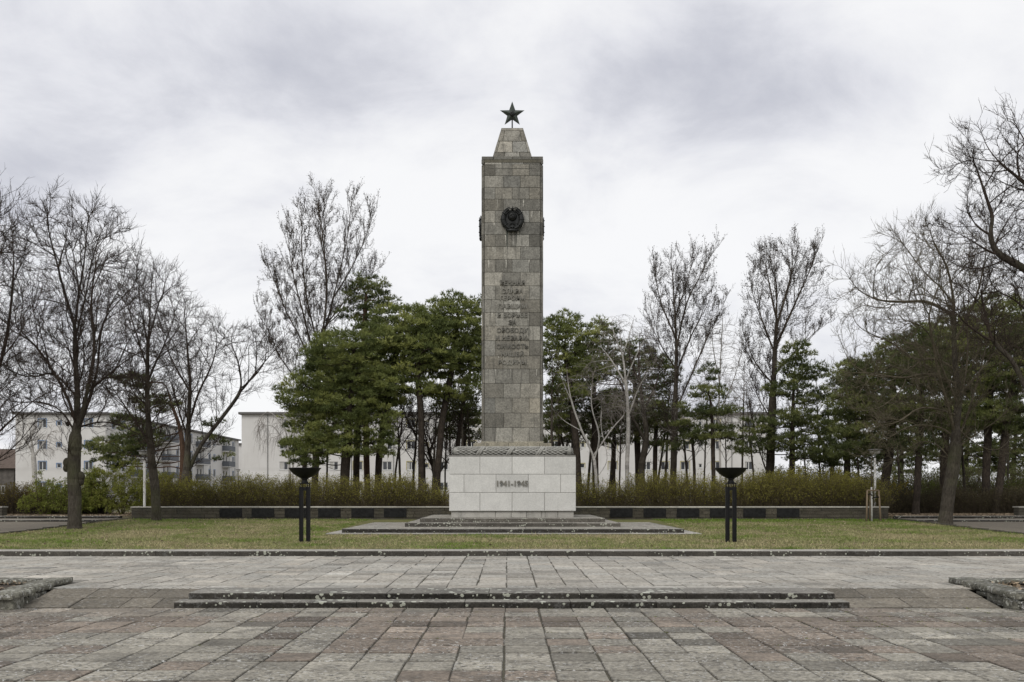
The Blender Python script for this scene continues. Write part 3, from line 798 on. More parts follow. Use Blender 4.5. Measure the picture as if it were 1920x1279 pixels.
for fi, (u, n) in enumerate(FACES):
    for r, (za, zb, fr) in enumerate(rows):
        fr = [0.0] + list(fr) + [1.0]
        for f0, f1 in zip(fr[:-1], fr[1:]):
            o = CTR + n * (SH if r < len(rows) - 1 else SH - 0.03) + u * ((f0 + f1) - 1) * pan + EZ * (za + zb) / 2
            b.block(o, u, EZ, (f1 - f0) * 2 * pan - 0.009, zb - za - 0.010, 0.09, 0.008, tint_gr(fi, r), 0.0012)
        if r < len(rows) - 1:                          # narrow corner strips set back from the panels
            for sg in (-1, 1):
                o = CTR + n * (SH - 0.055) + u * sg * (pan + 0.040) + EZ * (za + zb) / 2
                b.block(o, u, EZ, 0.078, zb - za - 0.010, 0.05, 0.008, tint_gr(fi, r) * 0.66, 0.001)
for u, n in FACES:                                     # moulded foot of the shaft
    o = CTR + n * (SH + 0.02) + EZ * (zs[0] - 0.035)
    b.block(o, u, EZ, 2 * SH + 0.05, 0.10, 0.1, 0.03, np.array([1.25, 1.2, 1.08]))
    o = CTR + n * (SH + 0.003) + EZ * (zs[-2] + 0.29)   # thin string line under the cornice
    b.block(o, u, EZ, 1.9, 0.03, 0.03, 0.005, 0.42)
# white lime runs leaking from the joints
for _ in range(34):
    r = rng.integers(4, 19); x = rng.uniform(-pan, pan); zt = zs[r] - 0.01; L = rng.uniform(0.06, 0.38) ; w = rng.uniform(0.008, 0.026)
    m = 5; V = []
    for k in range(m + 1):
        t_ = k / m; ww = w * (1 - 0.6 * t_) * (0.7 + 0.6 * rng.random()); xx = x + 0.006 * math.sin(t_ * 5 + x)
        V += [(MX + xx - ww, MY - SH - 0.003, zt - L * t_), (MX + xx, MY - SH - 0.008, zt - L * t_), (MX + xx + ww, MY - SH - 0.003, zt - L * t_)]
    b.add(V, quads=[(3 * k + a, 3 * k + 3 + a, 3 * k + 4 + a, 3 * k + 1 + a) for k in range(m) for a in (0, 1)], tint=np.ones(3) * rng.uniform(1.5, 2.3))
# dark run-off below the emblem
for x, w, L in ((-0.21, 0.035, 0.75), (-0.05, 0.02, 0.4), (0.16, 0.028, 0.55), (0.28, 0.015, 0.3)):
    zt = zpx(431); m = 8; V = []
    for k in range(m + 1):
        t_ = k / m; ww = w * (1 - 0.75 * t_) * (0.7 + 0.6 * rng.random())
        V += [(MX + x - ww, MY - SH - 0.003, zt - L * t_), (MX + x, MY - SH - 0.006, zt - L * t_), (MX + x + ww, MY - SH - 0.003, zt - L * t_)]
    b.add(V, quads=[(3 * k + a, 3 * k + 3 + a, 3 * k + 4 + a, 3 * k + 1 + a) for k in range(m) for a in (0, 1)], tint=np.array([0.30, 0.34, 0.34]))
shaft = b.build('shaft', M['granite'], parent=mem)
LINES = [("ВЕЧНАЯ", 530), ("СЛАВА", 545.5), ("ГЕРОЯМ", 559), ("ПАВШИМ", 574.5), ("В БОРЬБЕ", 591), ("ЗА", 604.5), ("СВОБОДУ", 620), ("И НЕЗАВИ-", 633.5), ("СИМОСТЬ", 649.5), ("НАШЕЙ", 663), ("РОДИНЫ", 680)]
for body, py in LINES:
    text_obj(body, 0.245, 0.05, (MX, MY - SH - 0.012, zpx(py)), M['granite'], shaft, 'inscription_line', 0.006, 1.04, tint=0.58 + 0.35 * rng.random())

# cornice and cap
b = MB(); zc = zpx(299.3)
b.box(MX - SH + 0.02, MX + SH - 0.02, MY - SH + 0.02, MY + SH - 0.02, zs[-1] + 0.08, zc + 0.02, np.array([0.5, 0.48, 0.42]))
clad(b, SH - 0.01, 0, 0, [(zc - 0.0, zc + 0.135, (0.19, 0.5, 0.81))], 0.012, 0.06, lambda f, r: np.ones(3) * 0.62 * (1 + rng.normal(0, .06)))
b.add([(MX - SH + .02, MY - SH + .02, zc + 0.130), (MX + SH - .02, MY - SH + .02, zc + 0.130), (MX + SH - .02, MY + SH - .02, zc + 0.130), (MX - SH + .02, MY + SH - .02, zc + 0.130)], quads=[(0, 1, 2, 3)], tint=0.7)
for sx in (-1, 1):
    for sy in (-1, 1): b.box(MX + sx * (SH - .05) - .05, MX + sx * (SH - .05) + .05, MY + sy * (SH - .05) - .05, MY + sy * (SH - .05) + .05, zc - 0.16, zc, 0.5)
b.build('cornice', M['granite'], parent=mem)
b = MB(); za = zc + 0.132
cap_rows = [(0.0, 0.25, (0.29, 0.70)), (0.25, 0.62, (0.07, 0.5, 0.94)), (0.62, 0.98, (0.17, 0.83)), (0.98, 1.06, ())]
H0, H1, CH = 0.82, 0.435, 0.98 / 0.85
def cw(t_): return H0 + (H1 - H0) * min(t_ / 1.06, 1)
CH = 1.42 / 1.062
b.add([(MX + sx * (cw(t_) - 0.012), MY + sy * (cw(t_) - 0.012), za + t_ * CH) for t_ in (0, 1.05) for sx, sy in ((-1, -1), (1, -1), (1, 1), (-1, 1))],
      quads=[(0, 1, 5, 4), (1, 2, 6, 5), (2, 3, 7, 6), (3, 0, 4, 7), (4, 5, 6, 7)], tint=np.array([0.4, 0.38, 0.34]))
for u, n in FACES:
    for t0, t1, fr in cap_rows:
        fr = [0.0] + list(fr) + [1.0]
        for f0, f1 in zip(fr[:-1], fr[1:]):
            c4 = []
            for f, t_ in ((f0, t0), (f1, t0), (f1, t1), (f0, t1)):
                w = cw(t_); c4.append(CTR + n * w + u * (2 * f - 1) * w + EZ * (za + t_ * CH))
            c4 = np.array(c4); ce = c4.mean(0); front = c4 + nrm(ce - c4) * 0.02 + n * 0.008; back = c4 + nrm(ce - c4) * 0.014 - n * 0.02
            tn = tint_gr(0, 20) * 1.2
            b.add(np.vstack([back, front]), quads=[(4, 5, 6, 7), (0, 1, 5, 4), (1, 2, 6, 5), (2, 3, 7, 6), (3, 0, 4, 7)], tint=tn)
b.box(MX - H1 - .01, MX + H1 + .01, MY - H1 - .01, MY + H1 + .01, za + 1.0 * CH, za + 1.062 * CH, 0.9)
b.build('cap', M['granite'], parent=mem)
CAPTOP = za + 1.062 * CH

# star
def star_mesh(b, c, r, rin, thick, u=np.array([1.0, 0, 0]), n=np.array([0, -1.0, 0]), tint=1.0, back=True):
    ring = []
    for k in range(10):
        a = math.pi / 2 + k * math.pi / 5; q = r if k % 2 == 0 else rin
        ring.append(c + u * q * math.cos(a) + EZ * q * math.sin(a))
    v = ring + [c + n * thick, c - n * thick]
    t_ = [(i, (i + 1) % 10, 10) for i in range(10)]
    if back: t_ += [((i + 1) % 10, i, 11) for i in range(10)]
    tn = np.ones((12, 3)) * tint
    b.add(v, tris=t_, tint=tn)
def hammer_sickle(b, c, s, u=np.array([1.0, 0, 0]), n=np.array([0, -1.0, 0]), tint=1.0):
    at = lambda x, z_, d=0.0: c + u * x * s + EZ * z_ * s + n * d * s
    th = np.linspace(R(-75), R(165), 16)               # sickle blade: an open arc, thick in the middle
    rad = [0.03 + 0.09 * math.sin(math.pi * min(1, (k + .8) / 15)) for k in range(16)]
    b.tube([at(0.05 + 0.62 * math.cos(t_), 0.05 + 0.62 * math.sin(t_), 0.05) for t_ in th][::-1], [q * s for q in rad][::-1], 6, tint)
    b.tube([at(0.21, -0.55, 0.05), at(-0.05, -0.50, 0.05), at(-0.55, -0.78, 0.05)], [0.05 * s, 0.07 * s, 0.09 * s], 6, tint)
    b.tube([at(-0.32, 0.38, 0.1), at(0.62, -0.72, 0.1)], 0.075 * s, 6, tint)        # hammer shaft
    d = np.array([0.76, 0.65]); p0, p1 = (-0.62, 0.12), (-0.12, 0.62)
    b.tube([at(p0[0], p0[1], 0.1), at(p1[0], p1[1], 0.1)], 0.14 * s, 4, tint)
star_z = zpx(214) + 0.0
DSTAR = MY / DF
star_z = CAMZ + (VY - 214.5) * MY / FPX
SC_ = np.array([MX + 0.0, MY, star_z])
b = MB(); star_mesh(b, SC_, 0.535, 0.215, 0.11)
star = b.build('star', M['bronze_green'], parent=mem)
star['label'] = 'dark green bronze five pointed star'
b = MB(); b.ball(SC_ + np.array([0, -0.075, 0.0]), (0.12, 0.05, 0.12), 16, 8); b.build('star_boss', M['bronze'], parent=star, smooth=True)
b = MB(); hammer_sickle(b, SC_ + np.array([0, -0.128, 0.0]), 0.095); b.build('hammer_and_sickle', M['bronze_green'], parent=star, smooth=True)
b = MB(); b.tube([(MX, MY, CAPTOP - 0.02), (MX, MY, star_z - 0.1)], 0.028, 10)
a = np.linspace(0, math.pi, 14)
b.tube(np.stack([MX + 0.12 * np.cos(a), np.full(14, MY), CAPTOP - 0.01 + 0.11 * np.sin(a)], 1), 0.02, 6)
b.tube(np.stack([np.full(14, MX), MY + 0.12 * np.cos(a), CAPTOP - 0.01 + 0.11 * np.sin(a)], 1), 0.02, 6)
b.build('star_stand', M['bronze'], parent=star, smooth=True)

# round state emblems on the shaft
def emblem(u, n, off, zc_, label=None):
    c = CTR + n * (SH + off) + EZ * zc_
    ES = 0.455
    at = lambda x, z_, d=0.0: c + u * x * ES + EZ * z_ * ES + n * d
    b = MB()                                           # backing shield
    k = 28; a = np.arange(k) * 2 * math.pi / k
    V = [at(0.80 * math.cos(t_), 0.86 * math.sin(t_) - 0.02, -0.02) for t_ in a] + [at(0.76 * math.cos(t_), 0.82 * math.sin(t_) - 0.02, 0.045) for t_ in a]
    b.add(V, quads=[(i, (i + 1) % k, k + (i + 1) % k, k + i) for i in range(k)], ngons=[list(range(k, 2 * k))], tint=0.9)
    o = b.build('emblem', M['bronze'], parent=mem)
    if label: o['label'] = label
    b = MB()                                           # two sheaves of ears curving up the sides
    for sg in (-1, 1):
        path = [(sg * (0.30 + 0.0 * t_), 0) for t_ in range(2)]
        th = np.linspace(R(-78), R(66), 30)
        pts = [at(sg * 0.80 * math.cos(t_), 0.90 * math.sin(t_), 0.07) for t_ in th]
        b.tube(pts, [ES * (0.13 + 0.10 * math.sin(math.pi * min(1, i / 26))) for i in range(30)], 8, 0.9)
        for i, t_ in enumerate(np.linspace(R(-70), R(72), 26)):
            for lane in (-0.15, 0.0, 0.15):
                rr = 0.80 + lane; p = at(sg * rr * math.cos(t_), (rr + 0.10) * math.sin(t_), 0.145 - abs(lane) * 0.3)
                tg = -u * sg * math.sin(t_) + EZ * math.cos(t_); sd = np.cross(tg, n)
                L, wd = 0.062, 0.022
                b.add([p - tg * L, p + sd * wd, p + tg * L + n * 0.012, p - sd * wd, p + n * 0.03], tris=[(0, 1, 4), (1, 2, 4), (2, 3, 4), (3, 0, 4)], tint=1.1)
        for t_ in (R(-42), R(-8), R(27)):              # ribbon wound round each sheaf
            q0 = at(sg * 0.56 * math.cos(t_), 0.66 * math.sin(t_), 0.12); q1 = at(sg * 0.82 * math.cos(t_ + .03), 0.92 * math.sin(t_ + .03), 0.175); q2 = at(sg * 1.03 * math.cos(t_ + .08), 1.10 * math.sin(t_ + .08), 0.11)
            b.tube([q0, q1, q2], 0.022, 6, 1.3)
    b.build('wreath', M['bronze'], parent=o, smooth=True)
    b = MB()
    b.ball(at(0.0, 0.22, 0.03), tuple(np.abs(u) * 0.185 + np.abs(n) * 0.13 + EZ * 0.185), 20, 12)
    b.build('globe', M['bronze'], parent=o, smooth=True)
    b = MB(); hammer_sickle(b, at(0.0, 0.22, 0.155), 0.13, u, n, 1.6); b.build('hammer_and_sickle', M['bronze'], parent=o, smooth=True)
    b = MB()
    star_mesh(b, at(0.0, 0.86, 0.08), 0.115, 0.046, 0.05, u, n, 1.2); b.tube([at(0, 0.93, 0.07), at(0, 1.16, 0.07)], [0.016, 0.006], 6)
    b.build('small_star', M['bronze'], parent=o)
    b = MB()                                           # tied ribbon at the foot
    b.tube([at(-0.52, -0.92, 0.04), at(-0.2, -1.02, 0.10), at(0, -1.0, 0.12), at(0.2, -1.02, 0.10), at(0.52, -0.92, 0.04)], [0.05, 0.075, 0.06, 0.075, 0.05], 8, 1.2)
    b.tube([at(-0.28, -0.60, 0.06), at(0.0, -0.78, 0.10), at(0.28, -0.60, 0.06)], 0.035, 6, 1.1)
    for i in range(9):                                 # rays of the rising sun
        t_ = R(35 + 110 * i / 8); b.tube([at(0.16 * math.cos(t_), -0.62 + 0.16 * math.sin(t_), 0.05), at(0.42 * math.cos(t_), -0.62 + 0.42 * math.sin(t_), 0.05)], [0.016, 0.006], 5, 1.2)
    b.build('ribbon', M['bronze'], parent=o, smooth=True)
    return o
ez_ = zpx(411.5)
emblem(FACES[0][0], FACES[0][1], 0.0, ez_)
emblem(FACES[2][0], FACES[2][1], -0.05, ez_)
emblem(FACES[3][0], FACES[3][1], -0.10, ez_)

# ------------------------------------------------------------------ low walls with plaques
WY = 46.95
def low_wall(x0, x1, label, px_plaques, end):
    t = empty('low_stone_wall', ((x0 + x1) / 2, WY + 0.25, 0.5)); tag(t, label, 'wall', 'low walls with black plaques')
    zt = 1.13
    b = MB(); b.box(x0 + 0.02, x1 - 0.02, WY + 0.02, WY + 0.5, 0.38, zt - 0.065, 0.45)
    zrow = [0.40, 0.60, 0.76, 0.91, zt - 0.07]
    for r in range(4):
        x = x0 - (rng.random() * 0.4)
        while x < x1 - 0.01:
            L = 0.45 + 0.45 * rng.random(); xa, xb = max(x, x0), min(x + L, x1)
            if xb - xa > 0.05:
                b.block(((xa + xb) / 2, WY, (zrow[r] + zrow[r + 1]) / 2), (1, 0, 0), EZ, xb - xa - 0.014, zrow[r + 1] - zrow[r] - 0.012, 0.03, 0.01, np.array([1, 0.98, 0.95]) * (0.85 + 0.35 * rng.random()), 0.003)
            x += L
    for xe, sg in ((x0, -1), (x1, 1)):
        for r in range(4):
            b.block((xe, WY + 0.25, (zrow[r] + zrow[r + 1]) / 2), (0, sg, 0), EZ, 0.48, zrow[r + 1] - zrow[r] - 0.012, 0.03, 0.01, 1.1 + rng.normal(0, .1), 0.002)
    b.build('wall_body', M['wallstone'], parent=t)
    a, f = MB(), MB(); stone_run(a, f, x0 - 0.03, x1 + 0.03, WY - 0.04, WY + 0.55, zt - 0.068, zt, 1.5, 0.004, 0.3)
    a.v += [q for q in f.v]; k = sum(len(q) for q in a.v) - sum(len(q) for q in f.v)
    a.q += [q + a.n for q in f.q]; a.ng += [q + a.n for q in f.ng]; a.t += f.t; a.n += f.n
    a.build('coping', M['coping'], parent=t)
    for px in px_plaques:
        xc = (px - VX) * WY / FPX; b = MB()
        b.box(xc - 0.53, xc + 0.53, WY - 0.035, WY + 0.01, 0.625, 1.045, 1.0)
        pl = b.build('plaque', M['plaque'], parent=t, bevel=0.008)
    return t
low_wall(-17.75, -2.6, 'long low stone wall with black plaques left of the memorial, lamp post behind its end', (433, 493, 555, 617.5, 680, 741), -1)
low_wall(2.97, 17.95, 'long low stone wall with black plaques right of the memorial, staked sapling before its end', (1165, 1227.5, 1290, 1352, 1414.5, 1477.5), 1)
# short wall ends at the outer edge of the paths
for sx, lab in ((-1, 'short stone wall end at the far left edge beyond the path'), (1, 'short stone wall end at the far right edge beyond the path')):
    x0, x1 = (-30.0, -23.85) if sx < 0 else (24.1, 30.0)
    t = empty('stone_wall_end', ((x0 + x1) / 2, WY + .25, 0.5)); tag(t, lab, 'wall')
    b = MB(); b.box(x0 + .02, x1 - .02, WY + .02, WY + .5, .4, 1.06, .45)
    for r in range(3):
        for k in range(8):
            L = (x1 - x0) / 8; b.block((x0 + L * (k + .5), WY, 0.45 + 0.22 * r + 0.11), (1, 0, 0), EZ, L - .015, .208, .03, .01, 1 + rng.normal(0, .12), .003)
        for xe, sg in ((x0, -1), (x1, 1)): b.block((xe, WY + .25, 0.45 + 0.22 * r + .11), (0, sg, 0), EZ, .48, .208, .03, .01, 1.1, .002)
    b.build('wall_body', M['wallstone'], parent=t)
    b = MB(); b.box(x0 - .03, x1 + .03, WY - .04, WY + .55, 1.062, 1.13, 1.0); b.build('coping', M['coping'], parent=t, bevel=0.01)

# ------------------------------------------------------------------ torch bowls
def fire_bowl(px, d, label):
    x = (px - VX) * d / FPX; g = GZ(d)
    t = empty('fire_bowl', (x, d, g)); tag(t, label, 'fire bowl', 'black fire bowls on the lawn')
    H = 1.62
    for sg in (-1, 1):
        b = MB(); cx = x + sg * 0.102                 # H-section post: two flanges and a web
        b.box(cx - 0.055, cx - 0.039, d - 0.055, d + 0.055, g - 0.15, g + H)
        b.box(cx + 0.039, cx + 0.055, d - 0.055, d + 0.055, g - 0.15, g + H)
        b.box(cx - 0.040, cx + 0.040, d - 0.030, d - 0.016, g - 0.15, g + H - 0.002)
        b.box(cx - 0.040, cx + 0.040, d + 0.020, d + 0.034, g - 0.15, g + H - 0.002)
        b.build('post', M['black'], parent=t, bevel=0.004)
    b = MB(); b.box(x - 0.045, x + 0.045, d - 0.05, d + 0.05, g + H - 0.11, g + H - 0.01); b.build('cross_piece', M['black'], parent=t, bevel=0.004)
    for sx in (-0.135, -0.075, 0.075, 0.135):
        b = MB(); b.tube([(x + sx, d, g + H - 0.01), (x + sx, d, g + H + 0.115)], 0.012, 8); b.build('pin', M['black'], parent=t, smooth=True)
    b = MB(); b.box(x - 0.155, x + 0.155, d - 0.10, d + 0.10, g + H + 0.085, g + H + 0.105); b.build('pin_plate', M['black'], parent=t, bevel=0.004)
    z0 = g + H + 0.105
    b = MB(); b.lathe(x, d, [(0.115, z0), (0.10, z0 + 0.03), (0.075, z0 + 0.075), (0.085, z0 + 0.12), (0.12, z0 + 0.15)], 24); b.build('neck', M['black'], parent=t, smooth=True)
    zb = z0 + 0.14
    out = [(0.06, zb), (0.14, zb + 0.018), (0.23, zb + 0.062), (0.32, zb + 0.125), (0.40, zb + 0.20), (0.445, zb + 0.265), (0.475, zb + 0.30), (0.475, zb + 0.312)]
    inn = [(0.455, zb + 0.312), (0.43, zb + 0.272), (0.38, zb + 0.21), (0.30, zb + 0.14), (0.20, zb + 0.08), (0.05, zb + 0.045)]
    b = MB(); b.lathe(x, d, out + inn, 40); b.build('bowl', M['black'], parent=t, smooth=True)
    return t
fire_bowl(571.5, 29.2, 'black steel fire bowl on two posts standing on the lawn left of the memorial')
fire_bowl(1370.5, 29.2, 'black steel fire bowl on two posts standing on the lawn right of the memorial')

# ------------------------------------------------------------------ lamp posts
def lamp(px, d, base_z, ztop, post_r, label, white=True, head=0.36):
    x = (px - VX) * d / FPX
    t = empty('lamp_post', (x, d, base_z)); tag(t, label, 'lamp post', 'park lamp posts')
    b = MB(); b.tube([(x, d, base_z - 0.2), (x, d, base_z + 0.42), (x, d, base_z + 0.44), (x, d, ztop - 0.42)], [post_r * 1.75, post_r * 1.7, post_r, post_r * 0.92], 14)
    b.build('post', M['white_post'] if white else M['lamp_grey'], parent=t, smooth=True)
    b = MB(); b.tube([(x, d, ztop - 0.43), (x, d, ztop - 0.2)], post_r * 0.62, 12); b.build('neck', M['lamp_grey'], parent=t, smooth=True)
    b = MB(); b.lathe(x, d, [(head * 0.42, ztop - 0.22), (head * 0.66, ztop - 0.18), (head * 0.72, ztop - 0.035)], 20); b.build('shade_glass', M['lamp_glass'], parent=t, smooth=True)
    b = MB(); b.lathe(x, d, [(head * 0.75, ztop - 0.036), (head, ztop - 0.03), (head, ztop - 0.012), (head * 0.6, ztop + 0.018), (0.02, ztop + 0.03)], 24); b.build('lamp_hat', M['lamp_grey'], parent=t, smooth=True)
    return t
lamp(271, 48.2, BACKZ, P(0, 845, 48.2)[2], 0.062, 'white lamp post with a flat hat at the left end of the low wall')
lamp(1640.5, 48.2, BACKZ, P(0, 843, 48.2)[2], 0.055, 'white lamp post with a flat hat behind the staked sapling')
lamp(446.5, 95, BACKZ, P(0, 880, 95)[2], 0.075, 'small dark lamp post beyond the hedge in front of the white gap', False, 0.24)

# ------------------------------------------------------------------ staked sapling
d = 44.3; x = (1634.5 - VX) * d / FPX; g = GZ(d)
t = empty('young_tree', (x, d, g)); tag(t, 'thin young tree with a whitewashed trunk tied between wooden stakes on the lawn', 'tree')
b = MB(); b.tube([(x, d, g - 0.1), (x + .005, d, g + 0.8), (x - .01, d, g + 1.52)], [0.042, 0.036, 0.034], 10); b.build('whitewashed_trunk', M['limewash'], parent=t, smooth=True)
b = MB(); b.tube([(x - .01, d, g + 1.5), (x - .02, d, g + 2.2), (x + .02, d, g + 3.1)], [0.032, 0.022, 0.008], 8)
for k in range(16):
    z0 = g + 1.7 + k * 0.085; a = rng.uniform(0, 6.28); L = rng.uniform(0.35, 0.7) * (1.2 - k * 0.03)
    b.tube([(x - .01, d, z0), (x + math.cos(a) * L * .5, d + math.sin(a) * L * .5, z0 + L * .45), (x + math.cos(a) * L * .8, d + math.sin(a) * L * .8, z0 + L)], [0.010, 0.007, 0.003], 4)
b.build('crown', M['linden_twig_r'], parent=t, smooth=True)
t = empty('tree_stakes', (x - 0.02, d, g)); tag(t, 'three leaning wooden stakes with a crossbar and dark straps round the young tree', 'stakes')
tops = [(-0.24, -0.12), (0.27, -0.12), (0.03, 0.22)]
for k, (ax, ay) in enumerate(tops):
    b = MB(); b.tube([(x + ax * 1.25, d + ay * 1.5, g - 0.1), (x + ax, d + ay, g + 1.36)], [0.043, 0.038], 10); b.build('stake', M['stake'], parent=t, smooth=True)
for (a0, a1) in ((0, 1), (1, 2), (2, 0)):
    b = MB(); b.tube([(x + tops[a0][0], d + tops[a0][1], g + 1.37), (x + tops[a1][0], d + tops[a1][1], g + 1.37)], 0.034, 8); b.build('crossbar', M['stake'], parent=t, smooth=True)
for (ax, ay, h) in ((-0.24, -0.12, 1.2), (0.27, -0.12, 1.08)):
    b = MB(); b.tube([(x + ax, d + ay - .045, g + h), (x + ax * .3, d - .05, g + h - .02 + .04 * (ax < 0)), (x, d - .05, g + h - 0.06)], 0.026, 6); b.build('strap', M['black'], parent=t, smooth=True)
# ------------------------------------------------------------------ apartment blocks beyond the trees
def plaster_mat():
    m, nt, b = mat_new('pale rendered wall', 0.9, 0.15); g = G(nt)
    c = g.mix(g.ramp(g.noise(0.35, 5, 0.6), 0.3, 0.7), (0.56, 0.545, 0.52), (0.64, 0.63, 0.61))
    v = g.scaled((2.2, 2.2, 0.16)); c = g.mix(g.ramp(g.noise(1.0, 4, 0.6, v), 0.58, 0.8, 0, 0.35), c, (0.40, 0.385, 0.36))
    w = g.n('ShaderNodeTexWave', wave_type='BANDS', bands_direction='Z'); w.inputs['Scale'].default_value = 0.42; w.inputs['Distortion'].default_value = 0.0
    c = g.mix(g.ramp(w.outputs['Fac'], 0.985, 1.0, 0, 0.18), c, (0.42, 0.41, 0.39))
    g.set(b.inputs['Base Color'], g.mix(1.0, c, g.tint(), 'MULTIPLY')); return m
M['plaster'] = plaster_mat()
M['eave'] = plain('dark roof edge', (0.12, 0.115, 0.11), 0.8, 0.2)
M['frame_white'] = plain('white window frame', (0.62, 0.62, 0.60), 0.5, 0.3)
M['sur_yellow'] = plain('ochre window surround', (0.40, 0.36, 0.20), 0.8, 0.2)
M['sur_blue'] = plain('blue window surround', (0.16, 0.24, 0.38), 0.8, 0.2)
M['pane'] = plain('dark window pane', (0.035, 0.038, 0.042), 0.08, 0.6, 0.0, 0.5, 0.6)
M['pipe'] = plain('zinc drainpipe', (0.22, 0.22, 0.21), 0.5, 0.3)
M['balc'] = plain('grey balcony panel', (0.125, 0.135, 0.15), 0.7, 0.3)
M['roof_red'] = plain('brown tiled roof', (0.105, 0.080, 0.066), 0.85, 0.2, 0, 0.3, 3)
M['brick'] = plain('grey brown brick wall', (0.11, 0.10, 0.09), 0.9, 0.2, 0, 0.3, 2)

def facade(b, o, u, width, z0, z1, holes, reveal=0.14):
    """wall face with real openings; o = left bottom corner, n = u x z"""
    o, u = np.asarray(o, float), np.asarray(u, float); n = np.cross(u, EZ)
    xs = sorted({0.0, width} | {round(h[0] - h[2] / 2, 4) for h in holes} | {round(h[0] + h[2] / 2, 4) for h in holes})
    zz_ = sorted({z0, z1} | {round(h[1] - h[3] / 2, 4) for h in holes} | {round(h[1] + h[3] / 2, 4) for h in holes})
    pt = lambda x, z, d=0.0: o + u * x + EZ * z - n * d
    for i in range(len(xs) - 1):
        for j in range(len(zz_) - 1):
            xc, zc_ = (xs[i] + xs[i + 1]) / 2, (zz_[j] + zz_[j + 1]) / 2
            if any(abs(xc - h[0]) < h[2] / 2 and abs(zc_ - h[1]) < h[3] / 2 for h in holes): continue
            b.add([pt(xs[i], zz_[j]), pt(xs[i + 1], zz_[j]), pt(xs[i + 1], zz_[j + 1]), pt(xs[i], zz_[j + 1])], quads=[(0, 1, 2, 3)])
    for x, z, w, h in [q[:4] for q in holes]:
        c = [(x - w / 2, z - h / 2), (x + w / 2, z - h / 2), (x + w / 2, z + h / 2), (x - w / 2, z + h / 2)]
        for k in range(4):
            p, q = c[k], c[(k + 1) % 4]
            b.add([pt(*p), pt(*p, reveal), pt(*q, reveal), pt(*q)], quads=[(0, 1, 2, 3)])
def window(t, o, u, x, z, w, h, surround, mull=1, reveal=0.14, curtain=False):
    o, u = np.asarray(o, float), np.asarray(u, float); n = np.cross(u, EZ)
    def bar(b, xa, xb, za, zb, d0, d1):
        p = [o + u * a + EZ * c - n * d for d in (d0, d1) for c in (za, zb) for a in (xa, xb)]
        b.add(p, quads=[(0, 1, 3, 2), (4, 6, 7, 5), (0, 2, 6, 4), (1, 5, 7, 3), (2, 3, 7, 6), (0, 4, 5, 1)])
    f = 0.07; d0, d1 = reveal - 0.06, reveal + 0.01
    b = MB(); x0, x1, z0, z1 = x - w / 2, x + w / 2, z - h / 2, z + h / 2
    bar(b, x0, x0 + f, z0, z1, d0, d1); bar(b, x1 - f, x1, z0, z1, d0, d1)
    bar(b, x0 + f, x1 - f, z0, z0 + f, d0, d1); bar(b, x0 + f, x1 - f, z1 - f, z1, d0, d1)
    for k in range(mull):
        xm = x0 + w * (k + 1) / (mull + 1); bar(b, xm - 0.045, xm + 0.045, z0 + f, z1 - f, d0, d1)
    bar(b, x0 - 0.05, x1 + 0.05, z0 - 0.06, z0, -0.05, d1)
    fr = b.build('window', M['frame_white'], parent=t)
    if surround:
        b = MB(); s_ = 0.10
        bar(b, x0 - s_, x0, z0, z1 + s_, -0.02, 0.0); bar(b, x1, x1 + s_, z0, z1 + s_, -0.02, 0.0); bar(b, x0, x1, z1, z1 + s_, -0.02, 0.0)
        b.build('surround', M[surround], parent=fr)
    b = MB(); p = [o + u * a + EZ * c - n * (reveal - 0.01) for a, c in ((x0, z0), (x1, z0), (x1, z1), (x0, z1))]
    b.add(p, quads=[(0, 1, 2, 3)]); b.build('pane', M['pane'], parent=fr)
    if curtain:
        b = MB(); k = 0.55 + 0.4 * rng.random()
        bar(b, x0 + f, x0 + w * 0.5 * k, z0 + f, z1 - f, reveal - 0.025, reveal - 0.013); b.build('curtain', M['lamp_glass'], parent=fr)

# the long block behind the memorial
BD = 134.0; K = BD / FPX
bx0, bx1, BT = (453 - VX) * K, (1442 - VX) * K, 12.45
ROWZ = [11.25, 8.33, 5.55, 2.75]
bl = empty('apartment_block', ((bx0 + bx1) / 2, BD + 5, BACKZ)); tag(bl, 'long pale four storey apartment block with yellowish window surrounds behind the pines', 'building')
cols = [(532, 1.15, 1.1, 1), (626, 1.15, 1.1, 1), (671, 1.25, 1.15, 1), (726, 1.25, 1.15, 1), (771, 1.15, 1.1, 1), (799.5, 0.5, 0.55, 0), (832, 1.15, 1.1, 1), (884, 1.15, 1.1, 1), (930, 1.25, 1.1, 1), (985, 1.15, 1.1, 1), (1040, 1.25, 1.1, 1), (1092, 0.6, 0.6, 0), (1149, 1.2, 1.1, 1), (1212, 1.15, 1.1, 1), (1247, 1.1, 1.1, 1), (1284.5, 1.15, 1.1, 1), (1313, 0.5, 0.55, 0), (1342, 1.15, 1.1, 1), (1404, 1.1, 1.1, 1)]
holes = [((px - VX) * K - bx0, z - BACKZ, w, h, m) for px, w, h, m in cols for z in ROWZ]
b = MB(); o = np.array([bx0, BD, BACKZ]); wd = bx1 - bx0
facade(b, o, (1, 0, 0), wd, 0, BT - BACKZ, holes)
facade(b, o + np.array([wd, 0, 0]), (0, 1, 0), 11, 0, BT - BACKZ, []); facade(b, o + np.array([0, 11, 0]), (0, -1, 0), 11, 0, BT - BACKZ, []); facade(b, o + np.array([wd, 11, 0]), (-1, 0, 0), wd, 0, BT - BACKZ, [])
b.build('wall', M['plaster'], parent=bl)
b = MB(); b.box(bx0 - 0.35, bx1 + 0.35, BD - 0.4, BD + 11.4, BT, BT + 0.30); b.build('roof', M['eave'], parent=bl)
for h in holes: window(bl, o, (1, 0, 0), h[0], h[1], h[2], h[3], 'sur_yellow' if h[0] % 7 < 4.6 else None, h[4], curtain=rng.random() < 0.4)
